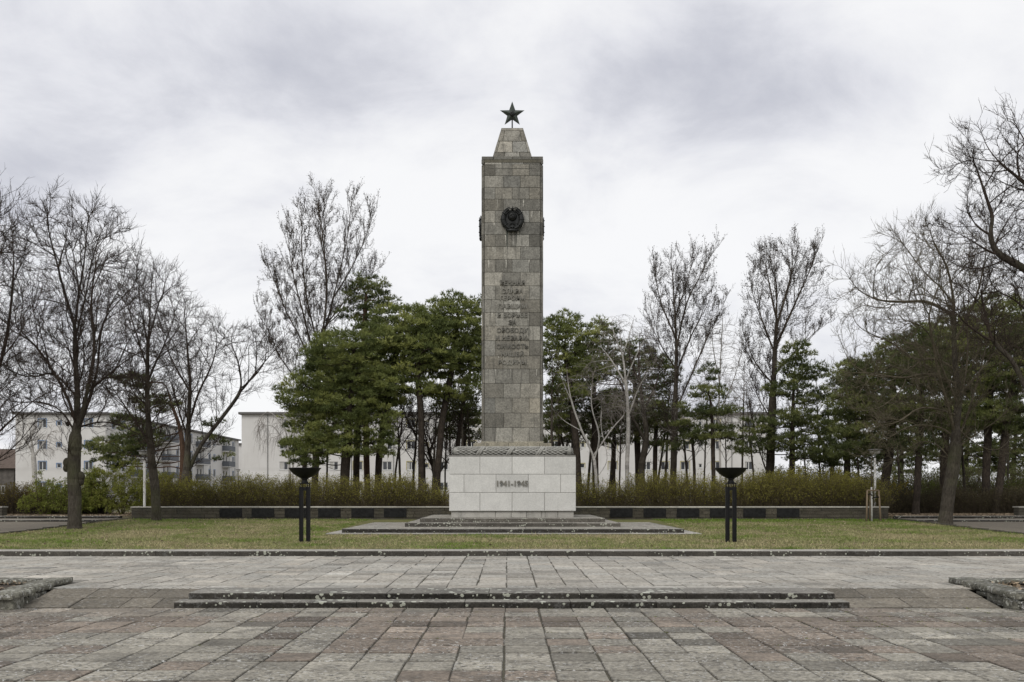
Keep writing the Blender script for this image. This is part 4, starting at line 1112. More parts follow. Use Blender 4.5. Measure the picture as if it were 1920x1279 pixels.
for px in (502, 659, 738, 1110, 1372):
    b = MB(); x = (px - VX) * K; b.tube([(x, BD - 0.08, BACKZ), (x, BD - 0.08, BT)], 0.055, 8); b.build('drainpipe', M['pipe'], parent=bl)
# the block on the left: gable to the front, balconies along its side
gx0, gx1 = (29 - VX) * K, (199 - VX) * K; DEP = 66
bl = empty('apartment_block', ((gx0 + gx1) / 2, BD + DEP / 2, BACKZ)); tag(bl, 'white apartment block at the left with blue window surrounds and grey balconies along its side', 'building')
o = np.array([gx0, BD, BACKZ]); wd = gx1 - gx0
holes = [((px - VX) * K - gx0, z - BACKZ, w, h, m) for px, w, h, m in ((79.5, 1.05, 1.15, 1), (110.5, 0.55, 0.6, 0), (166, 1.05, 1.15, 1)) for z in ROWZ]
bals = [10.5, 23.5, 40.5, 56.5]
side = []
for k, y in enumerate((2.5, 6, 15.5, 18.5, 29, 33, 36, 46.5, 49.5, 62)):
    for z in ROWZ: side.append((y, z - BACKZ, 1.0, 1.3, 0))
doors = [(y + q, z - BACKZ - 0.3, 0.9, 1.9, 0) for y in bals for z in ROWZ for q in (-0.9, 0.9)]
b = MB()
facade(b, o, (1, 0, 0), wd, 0, BT - BACKZ, holes)
facade(b, o + np.array([wd, 0, 0]), (0, 1, 0), DEP, 0, BT - BACKZ, side + doors)
facade(b, o + np.array([0, DEP, 0]), (0, -1, 0), DEP, 0, BT - BACKZ, []); facade(b, o + np.array([wd, DEP, 0]), (-1, 0, 0), wd, 0, BT - BACKZ, [])
b.build('wall', M['plaster'], parent=bl)
b = MB(); b.box(gx0 - .35, gx1 + .4, BD - .4, BD + DEP + .4, BT, BT + .28); b.build('roof', M['eave'], parent=bl)
for h in holes: window(bl, o, (1, 0, 0), *h[:4], 'sur_blue', h[4], curtain=rng.random() < .5)
os_ = o + np.array([wd, 0, 0])
for h in side: window(bl, os_, (0, 1, 0), *h[:4], 'sur_blue', 0)
for h in doors: window(bl, os_, (0, 1, 0), *h[:4], None, 0)
for y in bals:
    for z in ROWZ:
        zf = z - 1.35; yy = BD + y
        b = MB(); b.box(gx1 + .005, gx1 + 1.4, yy - 2.1, yy + 2.1, zf - .16, zf); bo = b.build('balcony', M['plaster'], parent=bl)
        b = MB(); b.box(gx1 + 1.32, gx1 + 1.37, yy - 2.08, yy + 2.08, zf + .05, zf + 1.0); b.box(gx1 + .01, gx1 + 1.32, yy - 2.08, yy - 2.03, zf + .05, zf + 1.0); b.box(gx1 + .01, gx1 + 1.32, yy + 2.03, yy + 2.08, zf + .05, zf + 1.0); b.build('parapet', M['balc'], parent=bo)
        b = MB()
        for q in (-2.0, 2.0): b.tube([(gx1 + 1.30, yy + q, zf), (gx1 + 1.30, yy + q, zf + 2.66)], 0.05, 6)
        b.build('balcony_post', M['balc'], parent=bo)
# lower link far behind, and houses at the edge
bl = empty('apartment_block', (-50, 215, BACKZ)); tag(bl, 'white far building with a chimney seen in the gap left of the long block', 'building')
b = MB(); x0, x1 = (425 - VX) * 212 / FPX, (620 - VX) * 212 / FPX; facade(b, (x0, 212, BACKZ), (1, 0, 0), x1 - x0, 0, 11.6, []); facade(b, (x0, 224, BACKZ), (0, -1, 0), 12, 0, 11.6, []); facade(b, (x1, 212, BACKZ), (0, 1, 0), 12, 0, 11.6, [])
b.build('wall', M['plaster'], parent=bl)
b = MB(); b.box(x0 - .4, x1 + .4, 211.6, 224.4, 12.27, 12.6); rf = b.build('roof', M['eave'], parent=bl)
b = MB(); b.box(x0 + 0.9, x0 + 1.5, 214, 215, 12.6, 13.6); b.build('chimney', M['brick'], parent=rf)
def house(px0, px1, d, zeave, zridge, label, dep=12):
    x0, x1 = (px0 - VX) * d / FPX, (px1 - VX) * d / FPX
    t = empty('house', ((x0 + x1) / 2, d + dep / 2, BACKZ)); tag(t, label, 'building')
    b = MB(); b.box(x0, x1, d, d + dep, BACKZ - .5, zeave); b.build('wall', M['brick'], parent=t)
    b = MB(); y = d + dep / 2
    b.add([(x0 - .4, d - .5, zeave + 0.01), (x1 + .4, d - .5, zeave + 0.01), (x1 + .4, y, zridge), (x0 - .4, y, zridge), (x1 + .4, d + dep + .5, zeave + 0.01), (x0 - .4, d + dep + .5, zeave + 0.01)], quads=[(0, 1, 2, 3), (3, 2, 4, 5)], tris=[], ngons=[(0, 3, 5), (1, 4, 2)])
    b.build('roof', M['roof_red'], parent=t)
    n = max(2, int((x1 - x0) / 3))
    for k in range(n):
        for z in (2.4, 5.0):
            if z + 0.7 < zeave: window(t, (x0, d - 0.002, BACKZ), (1, 0, 0), (x1 - x0) * (k + .5) / n, z - BACKZ, 1.1, 1.2, None, 1, reveal=0.0)
house(-160, 26, 150, 5.6, 8.8, 'brown house with a tiled roof at the far left edge behind the bare trees')
# ------------------------------------------------------------------ trees: skeletons grown by space colonisation
def samp(pts, step):
    out = [np.asarray(pts[0], float)]
    for a, c in zip(pts[:-1], pts[1:]):
        a, c = np.asarray(a, float), np.asarray(c, float); n = max(1, int(round(np.linalg.norm(c - a) / step)))
        out += [a + (c - a) * (i + 1) / n for i in range(n)]
    return np.array(out)
def curve(pts, step):
    """Catmull-Rom through the given points, resampled"""
    p = np.asarray(pts, float)
    if len(p) < 3: return samp(p, step)
    q = np.vstack([2 * p[0] - p[1], p, 2 * p[-1] - p[-2]]); out = []
    for i in range(1, len(q) - 2):
        for t in np.linspace(0, 1, 6, endpoint=False):
            a, b_, c, d = q[i - 1], q[i], q[i + 1], q[i + 2]
            out.append(0.5 * ((2 * b_) + (c - a) * t + (2 * a - 5 * b_ + 4 * c - d) * t * t + (-a + 3 * b_ - 3 * c + d) * t ** 3))
    out.append(p[-1]); return samp(out, step)
class Skel:
    def __init__(s, seed): s.p = []; s.par = []; s.rng = np.random.default_rng(seed); s.seedn = 0; s.lock = []
    def chain(s, pts, step, attach=True, wob=0.03):
        q = curve(pts, step)
        if s.p and attach:
            A = np.array(s.p); par = int(np.argmin(((A - q[0]) ** 2).sum(1)))
            start = 0 if np.linalg.norm(A[par] - q[0]) > step * 0.5 else 1
        else: par, start = -1, 0
        w = np.zeros(3)
        for i in range(start, len(q)):
            w = w * 0.8 + s.rng.normal(0, wob, 3) * step
            s.p.append(q[i] + w * (1, 1, 0.5)); s.par.append(par); par = len(s.p) - 1
    def laterals(s, every, lo, hi, ang=0.9, up=0.35, step=0.2, start=0.15, zmin=-9):
        """side branches along the limbs laid so far, shorter towards the tips, curving upwards"""
        rg = s.rng; n0 = len(s.p); P_ = np.array(s.p); par = np.array(s.par); acc = 0.0
        depth = np.zeros(n0)
        far = np.zeros(n0)
        for i in range(n0 - 1, -1, -1):
            if par[i] >= 0: far[par[i]] = max(far[par[i]], far[i] + np.linalg.norm(P_[i] - P_[par[i]]))
        for i in range(1, n0):
            q = par[i]
            if q < 0 or P_[i, 2] < zmin: continue
            acc += np.linalg.norm(P_[i] - P_[q])
            if acc < every * rg.uniform(0.6, 1.4): continue
            acc = 0.0
            d = nrm(P_[i] - P_[q]); r_ = rg.normal(0, 1, 3); r_ -= d * r_.dot(d); r_ = nrm(r_)
            v = nrm(d * math.cos(ang) + r_ * math.sin(ang) * rg.uniform(0.8, 1.2))
            L = min(rg.uniform(lo, hi), 0.35 + far[i] * 0.8); c = P_[i].copy(); pp = i
            for k in range(max(2, int(L / step))):
                v = nrm(v + rg.normal(0, 0.10, 3) + np.array([0, 0, up * 0.22])); c = c + v * step
                s.p.append(c.copy()); s.par.append(pp); pp = len(s.p) - 1
    def colonize(s, attr, step, dk, trop=(0, 0, 0), jit=0.12, iters=140, di=1e9):
        rg = s.rng; attr = np.asarray(attr); maxn = 60000
        nodes = np.zeros((maxn, 3)); n = len(s.p); nodes[:n] = s.p; kids = np.zeros(maxn, int)
        bd = np.full(len(attr), 1e18); bi = np.zeros(len(attr), int)
        for i0 in range(0, n, 64):
            D = ((attr[:, None] - nodes[None, i0:min(i0 + 64, n)]) ** 2).sum(-1); j = D.argmin(1); m = D[np.arange(len(attr)), j]
            up = m < bd; bd[up] = m[up]; bi[up] = j[up] + i0
        trop = np.asarray(trop, float); alive = bd > dk * dk
        for it in range(iters):
            act = alive & (bd < di * di) & (kids[bi] < 3)
            if not act.any(): break
            idx = bi[act]; d = nrm(attr[act] - nodes[idx])
            u, inv = np.unique(idx, return_inverse=True)
            S = np.zeros((len(u), 3)); np.add.at(S, inv, d)
            S = nrm(nrm(S) + trop + rg.normal(0, jit, S.shape))
            new = nodes[u] + S * step; k = len(u)
            if n + k >= maxn: break
            nodes[n:n + k] = new; kids[u] += 1; s.par += [int(a) for a in u]
            A = np.where(alive)[0]
            for c0 in range(0, k, 48):
                D = ((attr[A][:, None] - new[None, c0:c0 + 48]) ** 2).sum(-1); j = D.argmin(1); m = D[np.arange(len(A)), j]
                up = m < bd[A]; bd[A[up]] = m[up]; bi[A[up]] = j[up] + n + c0
            n += k; alive &= bd > dk * dk
        s.p = [nodes[i] for i in range(n)]
    def finish(s, tip, base, pw=2.25, thin=1.0, zf=None, ntr=0):
        base_full, base = base, base * thin
        p = np.array(s.p); par = np.array(s.par); n = len(p)
        acc = np.zeros(n); r = np.zeros(n); main = np.full(n, -1); best = np.zeros(n)
        for i in range(n - 1, -1, -1):
            r[i] = acc[i] ** (1 / pw) if acc[i] > 0 else tip
            if par[i] >= 0:
                acc[par[i]] += r[i] ** pw
                if r[i] > best[par[i]]: best[par[i]] = r[i]; main[par[i]] = i
        g = math.log(base / tip) / math.log(max(r[0] / tip, 1.01))
        r = tip * (r / tip) ** g
        if thin < 1 and zf is not None:                # stout bole below the fork, slimmer limbs above it
            t_ = np.clip((zf + 1.3 - p[:ntr, 2]) / 1.5, 0, 1); r[:ntr] *= 1 + (1 / thin - 1) * t_ * t_ * (3 - 2 * t_)
        for _ in range(4):                             # even out the zigzag of the growth steps
            k = np.where((par >= 0) & (main >= 0))[0]; k = k[k >= ntr]
            q = p.copy(); q[k] = 0.5 * p[k] + 0.25 * (p[par[k]] + p[main[k]]); p = q
        d = np.zeros((n, 3)); ok = par >= 0
        d[ok] = nrm(p[ok] - p[par[ok]])
        for i in range(n):
            if par[i] < 0: d[i] = nrm(p[main[i]] - p[i]) if main[i] >= 0 else (0, 0, 1)
        dm = d.copy(); h = main >= 0; dm[h] = nrm(d[h] + d[main[h]])
        s.P, s.par_, s.r, s.d, s.dm, s.main = p, par, r, d, dm, main
        s.ismain = np.zeros(n, bool); s.ismain[main[main >= 0]] = True
        return s
def seg_tubes(mb, P0, P1, R0, R1, D0, D1, k, tint):
    n = len(P0)
    if n == 0: return
    da = nrm(D0 + D1); ref = np.where(np.abs(da[:, 2:3]) > 0.75, np.array([[0.97, 0.21, 0.05]]), np.array([[0.08, 0.13, 1.0]]))
    ang = np.arange(k) * 2 * math.pi / k; V = []
    for Pp, Rr, Dd in ((P0, R0, D0), (P1, R1, D1)):
        u = nrm(np.cross(Dd, ref)); w = np.cross(Dd, u)
        V.append(Pp[:, None] + Rr[:, None, None] * (np.cos(ang)[None, :, None] * u[:, None] + np.sin(ang)[None, :, None] * w[:, None]))
    V = np.concatenate(V, 1)
    j = np.arange(k); j2 = (j + 1) % k
    q = np.stack([j, j2, k + j2, k + j], -1)[None] + (np.arange(n) * 2 * k)[:, None, None]
    t = np.repeat(np.asarray(tint, float).reshape(n, 1, -1) * np.ones((1, 1, 3)), 2 * k, 1).reshape(-1, 3)
    mb.add(V.reshape(-1, 3), quads=q.reshape(-1, 4), tint=t)
def skel_mesh(s, rcut, flare=1.0, burls=()):
    """trunk and limbs (radius over rcut) and the finer branches, as two builders"""
    tr, cr = MB(), MB(); ok = s.par_ >= 0; i = np.where(ok)[0]; p = s.par_[i]
    r = s.r.copy()
    if flare > 1:
        h = s.P[:, 2] - s.P[0, 2]; r = r * (1 + (flare - 1) * np.exp(-np.maximum(h, 0) / 0.22) * (r > rcut))
    R0 = np.where(s.ismain[i], r[p], np.minimum(r[i] * 1.25, r[p])); D0 = np.where(s.ismain[i][:, None], s.dm[p], s.d[i])
    tn = 1 + s.rng.normal(0, 0.10, len(i))
    for lo, hi, k, mb in ((rcut, 9, 10, tr), (0.03, rcut, 6, cr), (0.012, min(0.03, rcut), 4, cr), (0, 0.012, 3, cr)):
        m = (r[i] >= lo) & (r[i] < hi)
        seg_tubes(mb, s.P[p[m]], s.P[i[m]], R0[m], r[i[m]], D0[m], s.dm[i[m]], k, tn[m])
    return tr, cr
def twigs(s, mb, rmax, per, length, r0=0.007, spread=0.8, up=0.25, droop=0.0, sub=2, zmin=None):
    """fine twigs from the thin branches; returns the tips"""
    rg = s.rng; idx = np.where(s.r < rmax)[0]
    if zmin is not None: idx = idx[s.P[idx, 2] > zmin]
    cnt = rg.poisson(per, len(idx)); idx = np.repeat(idx, cnt); n = len(idx)
    B = s.P[idx] + rg.normal(0, 0.02, (n, 3)); d = nrm(s.d[idx] + rg.normal(0, spread, (n, 3)) + np.array([0, 0, up]))
    L = length * rg.uniform(0.45, 1.25, (n, 1)); tips = []
    def run(B, d, L, r, nseg):
        n = len(B)
        for k in range(nseg):
            d2 = nrm(d + rg.normal(0, 0.09, (n, 3)) + np.array([0, 0, 0.10 * up - droop * (k + 1)]))
            E = B + d2 * L / nseg; ra, rb = r * (1 - k / nseg * .6), r * (1 - (k + 1) / nseg * .6)
            seg_tubes(mb, B, E, np.full(n, ra), np.full(n, rb), d, d2, 3, 1 + rg.normal(0, .12, n))
            yield B, E, d2
            B, d = E, d2
    for B_, E_, d_ in run(B, d, L, r0, 3):
        if sub:
            m = rg.random(n) < 0.75
            Bs = (B_ + E_)[m] / 2; ds = nrm(d_[m] + rg.normal(0, 0.55, (m.sum(), 3)) + np.array([0, 0, up * .6]))
            for B2, E2, d2 in run(Bs, ds, L[m] * 0.42, r0 * 0.72, 2): tips.append(E2)
        tips.append(E_)
    return np.vstack(tips)
def ell(rg, n, D, spec):
    """points in ellipsoids given in photo pixels at distance D: (px, py, rx, ry [, depth radius in m [, depth offset]])"""
    vol = np.array([e[2] * e[2] * e[3] for e in spec], float); cnt = np.maximum(1, (n * vol / vol.sum()).astype(int)); out = []
    for e, c in zip(spec, cnt):
        k = D / FPX; rd = e[4] if len(e) > 4 else e[2] * k * 0.9; od = e[5] if len(e) > 5 else 0.0
        v = nrm(rg.normal(0, 1, (c, 3))) * rg.random((c, 1)) ** 0.28
        out.append(P(e[0], e[1], D) + np.array([0, od, 0]) + v * np.array([e[2] * k, rd, e[3] * k]))
    return np.vstack(out)
def limb_pts(L, D, off):
    n = len(L)
    return [P(x, y, D + off * (i / max(1, n - 1)) ** 1.2) for i, (x, y) in enumerate(L)]
def bare_tree(name, label, cat, group, D, trunk, limbs, env, base, seed, nat=1500, step=0.2, dk=0.30, tip=0.0068, rcut=0.07, trop=(0, 0, 0.05),
              tw=dict(rmax=0.02, per=0.9, length=0.55), mt='linden', mc='linden_twig', bz=None, offs=None, flare=1.35, jit=0.07, pw=2.25, burls=(), buds=None, lat=None, fork=None, thin=0.70):
    s = Skel(seed)
    tp = limb_pts(trunk, D, 0.0); bz = bz if bz is not None else (GZ(D) if D < 46.9 else BACKZ)
    tp[0] = np.array([tp[0][0], D, bz - 0.12])
    s.chain(tp, step, False, 0.02); ntr = len(s.p)
    for i, L in enumerate(limbs):
        off = offs[i] if offs else (1 if (i + seed) % 2 else -1) * s.rng.uniform(0.3, 0.8) * np.hypot(L[-1][0] - L[0][0], L[-1][1] - L[0][1]) * D / FPX * 0.55
        A = np.array(s.p); c0 = P(L[0][0], L[0][1], D); q = A * (D / A[:, 1:2]); q[:, 2] = CAMZ + (A[:, 2] - CAMZ) * D / A[:, 1]; q[:, 1] = D
        d0 = A[int(np.argmin(((q - c0) ** 2).sum(1))), 1]          # a limb starts at the depth of the limb that carries it
        lp = limb_pts(L, d0, off); lp[0] = A[int(np.argmin(((A - lp[0]) ** 2).sum(1)))]
        s.chain(lp, step, True, 0.05)
    for kw in (lat or ()): s.laterals(step=step, zmin=tp[0][2] + 2.3, **kw)
    s.colonize(ell(s.rng, nat, D, env), step, dk, trop, jit)
    s.finish(tip, base, pw, thin if fork else 1.0, P(0, fork, D)[2] if fork else None, ntr)
    tr, cr = skel_mesh(s, rcut, flare)
    for px, py, sz in burls:
        c = P(px, py, D); tr.ball(c, np.array([sz, sz, sz * 1.3]), 10, 7, 0.85)
    tips = twigs(s, cr, **tw) if tw else None
    t = empty(name, (tp[0][0], D, bz)); tag(t, label, cat, group)
    tr.build('trunk', M[mt], parent=t, smooth=True)
    c = cr.build('crown', M[mc], parent=t, smooth=True)
    if buds and tips is not None:
        q = tips[s.rng.random(len(tips)) < buds[0]]; n = len(q); b = MB(); m = buds[2] if len(buds) > 2 else 3
        q = np.repeat(q, m, 0) + s.rng.normal(0, buds[1] * 1.3, (n * m, 3)); n = len(q)
        u = nrm(s.rng.normal(0, 1, (n, 3))) * buds[1] * s.rng.uniform(.6, 1.3, (n, 1)); w = nrm(np.cross(u, s.rng.normal(0, 1, (n, 3)))) * buds[1] * 0.45
        V = np.stack([q - u, q + w, q + u, q - w], 1).reshape(-1, 3)
        b.add(V, quads=np.arange(4 * n).reshape(-1, 4), tint=np.repeat(s.rng.uniform(.6, 1.4, (n, 1)) * np.ones((1, 3)), 4, 0))
        b.build('buds', M['bud'], parent=t)['kind'] = 'stuff'
    return t

def pine(label, D, trunk, env, base, seed, pads=150, tufts=46, mat='needle', barkm='pine_bark', group='pines behind the memorial', bz=None, pad_r=0.44, needles=7, nl=0.19, flat=0.40):
    s = Skel(seed); rg = s.rng; bz = bz if bz is not None else BACKZ
    tp = limb_pts(trunk, D, 0.0); tp[0] = np.array([tp[0][0], D, bz - 0.12])
    s.chain(tp, 0.3, False, 0.03)
    pads = int(pads * 1.55); tufts = tufts * 0.78
    C = ell(rg, pads * 3, D, env); keep = []
    for c in C:                                        # keep pad centres apart
        if all(np.abs((c - k) * (1, 1, 1.25)).max() > 0.43 for k in keep[-400:]): keep.append(c)
        if len(keep) >= pads: break
    C = np.array(keep)
    s.colonize(C - np.array([0, 0, 0.12]), 0.26, 0.30, (0, 0, -0.03), 0.16)
    s.finish(0.012, base, 2.2)
    tr, cr = skel_mesh(s, 0.075, 1.3)
    n = len(C); T = np.repeat(np.arange(n), rg.poisson(tufts, n)); m = len(T)
    sc_ = rg.uniform(0.7, 1.35, n)
    v = nrm(rg.normal(0, 1, (m, 3))) * rg.random((m, 1)) ** 0.4
    tl = rg.normal(0, 0.22, (n, 2)); v[:, 2] = np.abs(v[:, 2]) - 0.25 + (v[:, :2] * tl[T]).sum(1)
    c = C[T] + v * np.array([pad_r, pad_r, pad_r * flat * 1.7]) * sc_[T][:, None]
    out = C - P(trunk[-1][0], trunk[-1][1], D); out[:, 2] = 0
    ax = nrm(v * np.array([1.0, 1.0, 0.4]) + np.array([0, 0, 0.75]) + 0.25 * nrm(out)[T])
    c = np.repeat(c, needles, 0); ax = np.repeat(ax, needles, 0); q = len(c)
    d = nrm(ax + rg.normal(0, 0.55, (q, 3))); L = nl * rg.uniform(0.65, 1.3, (q, 1)); w = nrm(np.cross(d, rg.normal(0, 1, (q, 3)))) * rg.uniform(0.013, 0.024, (q, 1))
    V = np.stack([c - w, c + w, c + d * L], 1).reshape(-1, 3)
    pb = rg.uniform(0.0, 1.0, n) ** 1.3; pt = (0.58 + 0.95 * pb)[T] * rg.uniform(0.8, 1.2, m)
    col = np.stack([pt * (0.95 + 0.14 * pb[T]), pt, pt * rg.uniform(.8, 1.1, m)], 1)
    b = MB(); b.add(V, tris=np.arange(3 * q).reshape(-1, 3), tint=np.repeat(np.repeat(col, needles, 0), 3, 0))
    t = empty('pine_tree', (tp[0][0], D, bz)); tag(t, label, 'tree', group)
    tr.merge(cr); tr.build('trunk', M[barkm], parent=t, smooth=True)
    b.build('crown', M[mat], parent=t)
    return t

LG = 'bare lindens round the lawn'
LLAT = [dict(every=0.5, lo=0.9, hi=2.9, ang=0.85, up=0.3), dict(every=0.6, lo=0.4, hi=1.1, ang=0.8, up=0.3)]
PLAT = [dict(every=0.5, lo=0.8, hi=2.4, ang=0.5, up=0.9), dict(every=0.55, lo=0.4, hi=1.2, ang=0.5, up=0.9)]
# A: big linden on the lawn at the left
bare_tree('linden_tree', 'big bare linden with a burled trunk standing on the lawn at the left', 'tree', LG, 38.5,
    [(140, 992), (140, 930), (139, 870), (141, 825), (144, 800)],
    [[(144, 800), (146, 745), (141, 648), (146, 539), (132, 440)], [(141, 820), (160, 745), (176, 660), (172, 560), (186, 470)], [(141, 815), (158, 770), (181, 700), (190, 615), (215, 555), (246, 520)], [(139, 800), (128, 747), (84, 672), (40, 620), (5, 600)],
     [(146, 640), (160, 560), (172, 490), (196, 420)], [(141, 610), (118, 540), (100, 470), (86, 410)], [(170, 728), (235, 678), (290, 648)],
     [(135, 815), (112, 768), (60, 752), (0, 772)], [(150, 800), (200, 790), (262, 815), (300, 850)], [(146, 560), (160, 480), (165, 400)],
     [(141, 700), (150, 620), (175, 560)], [(140, 745), (100, 700), (60, 710), (10, 690)], [(150, 760), (140, 700), (120, 640)], [(145, 730), (160, 670), (150, 600)]],
    [(138, 500, 132, 145), (130, 650, 135, 90), (60, 640, 90, 90), (222, 590, 78, 100), (140, 720, 160, 50), (60, 730, 70, 35), (230, 720, 60, 40)], 0.245, 11, 2600, 0.2, 0.30, fork=825, tw=dict(rmax=0.018, per=1.9, length=0.55, r0=0.0076, up=0.4, spread=0.55), lat=LLAT, burls=[(126, 868, 0.16), (124, 878, 0.12), (152, 893, 0.15), (152, 903, 0.12), (127, 795, 0.08)])
# B: second linden
bare_tree('linden_tree', 'slimmer bare linden with a forked trunk in front of the left end of the wall', 'tree', LG, 45.0,
    [(293, 980), (291, 920), (284, 860), (278, 800), (276, 700), (280, 600), (286, 510)],
    [[(288, 885), (303, 850), (330, 815), (370, 780)], [(280, 830), (240, 770), (205, 720), (185, 690)], [(277, 720), (310, 640), (340, 560)], [(277, 690), (250, 610), (232, 545)], [(278, 640), (300, 560), (318, 505)], [(277, 760), (230, 730), (190, 770)], [(277, 650), (262, 570), (262, 505)]],
    [(282, 590, 70, 105), (262, 710, 85, 70), (330, 690, 55, 70), (225, 620, 40, 70)], 0.20, 12, 1500, 0.2, 0.30, fork=875, tw=dict(rmax=0.018, per=1.9, length=0.55, r0=0.0076, up=0.4, spread=0.55), lat=LLAT)
# C: wide tree behind the wall with one long limb to the right
bare_tree('linden_tree', 'bare tree behind the hedge with one long limb reaching far to the right', 'tree', LG, 56.0,
    [(350, 970), (350, 890), (353, 800), (356, 720), (350, 640), (345, 580)],
    [[(352, 890), (375, 835), (415, 785), (452, 735), (478, 700), (508, 665), (536, 632)], [(352, 800), (375, 730), (400, 680), (410, 610)], [(354, 730), (320, 670), (300, 610)], [(452, 735), (450, 690), (430, 640)], [(478, 700), (482, 650), (470, 610)], [(350, 820), (330, 750), (322, 690)]],
    [(350, 640, 72, 85), (400, 690, 55, 70), (470, 655, 55, 50), (515, 655, 30, 35), (345, 740, 65, 50)], 0.30, 13, 1600, 0.22, 0.34, fork=885, tw=dict(rmax=0.018, per=1.9, length=0.6, r0=0.0076, up=0.4, spread=0.55), lat=LLAT, rcut=0.08)
# D: neighbour cut by the left edge of the view
bare_tree('linden_tree', 'bare linden cut off by the left edge of the picture, long low limbs', 'tree', LG, 37.0,
    [(-75, 1000), (-75, 930), (-72, 860), (-65, 780), (-60, 640), (-50, 480), (-40, 380)],
    [[(-72, 900), (-20, 830), (30, 780), (75, 742), (120, 728)], [(-70, 850), (-30, 760), (10, 640), (25, 520), (20, 420)], [(-66, 800), (-20, 700), (30, 640), (70, 560)], [(-72, 920), (-30, 880), (20, 845), (60, 800), (80, 790)], [(-60, 640), (-20, 520), (0, 420), (5, 360)], [(-64, 760), (-120, 640), (-150, 520)], [(-60, 700), (-100, 560), (-90, 440)]],
    [(-40, 520, 95, 150), (-10, 700, 85, 85), (-110, 640, 90, 120), (20, 560, 40, 110)], 0.30, 14, 2000, 0.22, 0.32, fork=880, tw=dict(rmax=0.018, per=1.9, length=0.55, r0=0.0076, up=0.4, spread=0.55), lat=LLAT)
# N: big linden at the right
bare_tree('linden_tree', 'wide bare linden with a leaning furrowed trunk on the lawn at the right', 'tree', LG, 42.0,
    [(1772, 990), (1778, 930), (1788, 870), (1791, 833), (1792, 800)],
    [[(1792, 800), (1797, 740), (1790, 683), (1788, 584), (1784, 510)], [(1792, 815), (1772, 740), (1752, 660), (1738, 590), (1712, 520)], [(1791, 838), (1822, 750), (1846, 660), (1866, 570)], [(1790, 850), (1809, 828), (1838, 808), (1880, 780), (1915, 740)], [(1786, 872), (1765, 840), (1734, 827), (1700, 842), (1672, 865)], [(1792, 777), (1760, 768), (1722, 766), (1685, 792), (1640, 800)],
     [(1790, 690), (1755, 672), (1715, 674), (1670, 640), (1622, 630)], [(1788, 590), (1740, 566), (1697, 566), (1645, 563), (1603, 537), (1576, 492)], [(1787, 570), (1760, 535), (1738, 516), (1701, 466), (1676, 425)],
     [(1790, 640), (1830, 560), (1850, 470), (1846, 410)], [(1792, 740), (1850, 680), (1895, 620)], [(1788, 560), (1775, 500), (1745, 440), (1728, 405)], [(1792, 790), (1810, 700), (1815, 600), (1820, 500)], [(1791, 720), (1740, 700), (1690, 710), (1630, 700), (1580, 700)],
     [(1790, 820), (1760, 800), (1700, 800), (1650, 840)], [(1790, 800), (1840, 840), (1890, 845)], [(1788, 600), (1765, 540), (1765, 470)], [(1790, 760), (1770, 700), (1740, 620), (1690, 600)]],
    [(1740, 560, 150, 130), (1655, 600, 95, 110), (1700, 730, 130, 80), (1690, 810, 70, 45), (1850, 590, 90, 130), (1790, 470, 90, 60), (1640, 850, 50, 25), (1880, 830, 50, 30)], 0.275, 15, 3000, 0.2, 0.29, fork=850, tw=dict(rmax=0.018, per=1.4, length=0.55, r0=0.0076, up=0.4, spread=0.55), lat=LLAT, mc='linden_twig_r')
# O: tree cut by the right edge
bare_tree('linden_tree', 'bare linden cut off by the right edge of the picture, arching dark limbs', 'tree', LG, 36.0,
    [(2010, 1010), (2005, 930), (1995, 850), (1990, 760), (2000, 640), (2010, 500), (2015, 330)],
    [[(1990, 830), (1950, 780), (1916, 712), (1893, 670), (1851, 637), (1809, 606), (1781, 583)], [(2000, 640), (1960, 545), (1920, 503), (1873, 476), (1856, 440), (1861, 402), (1846, 361), (1834, 320), (1822, 300), (1790, 310), (1762, 320)],
     [(2010, 480), (1965, 390), (1920, 342), (1877, 307), (1850, 275), (1834, 232)], [(2012, 420), (1960, 330), (1915, 250), (1898, 195)], [(1995, 700), (1930, 590), (1880, 550), (1840, 552)], [(1873, 476), (1850, 470), (1800, 440), (1750, 420)], [(1856, 440), (1830, 420), (1812, 380)], [(2000, 600), (2060, 480), (2080, 360)], [(1860, 640), (1840, 560), (1830, 500)]],
    [(1880, 370, 80, 150), (1850, 500, 80, 80), (1960, 400, 100, 200), (2060, 480, 90, 180), (1850, 600, 70, 60)], 0.38, 16, 2900, 0.2, 0.29, thin=0.95, offs=[0.5, -0.4, 0.4, -0.5, 0.5, -0.3, 0.3, 0.6, -0.4], fork=830, tw=dict(rmax=0.018, per=1.9, length=0.5, r0=0.0076, up=0.4, spread=0.55), lat=LLAT, mt='linden')

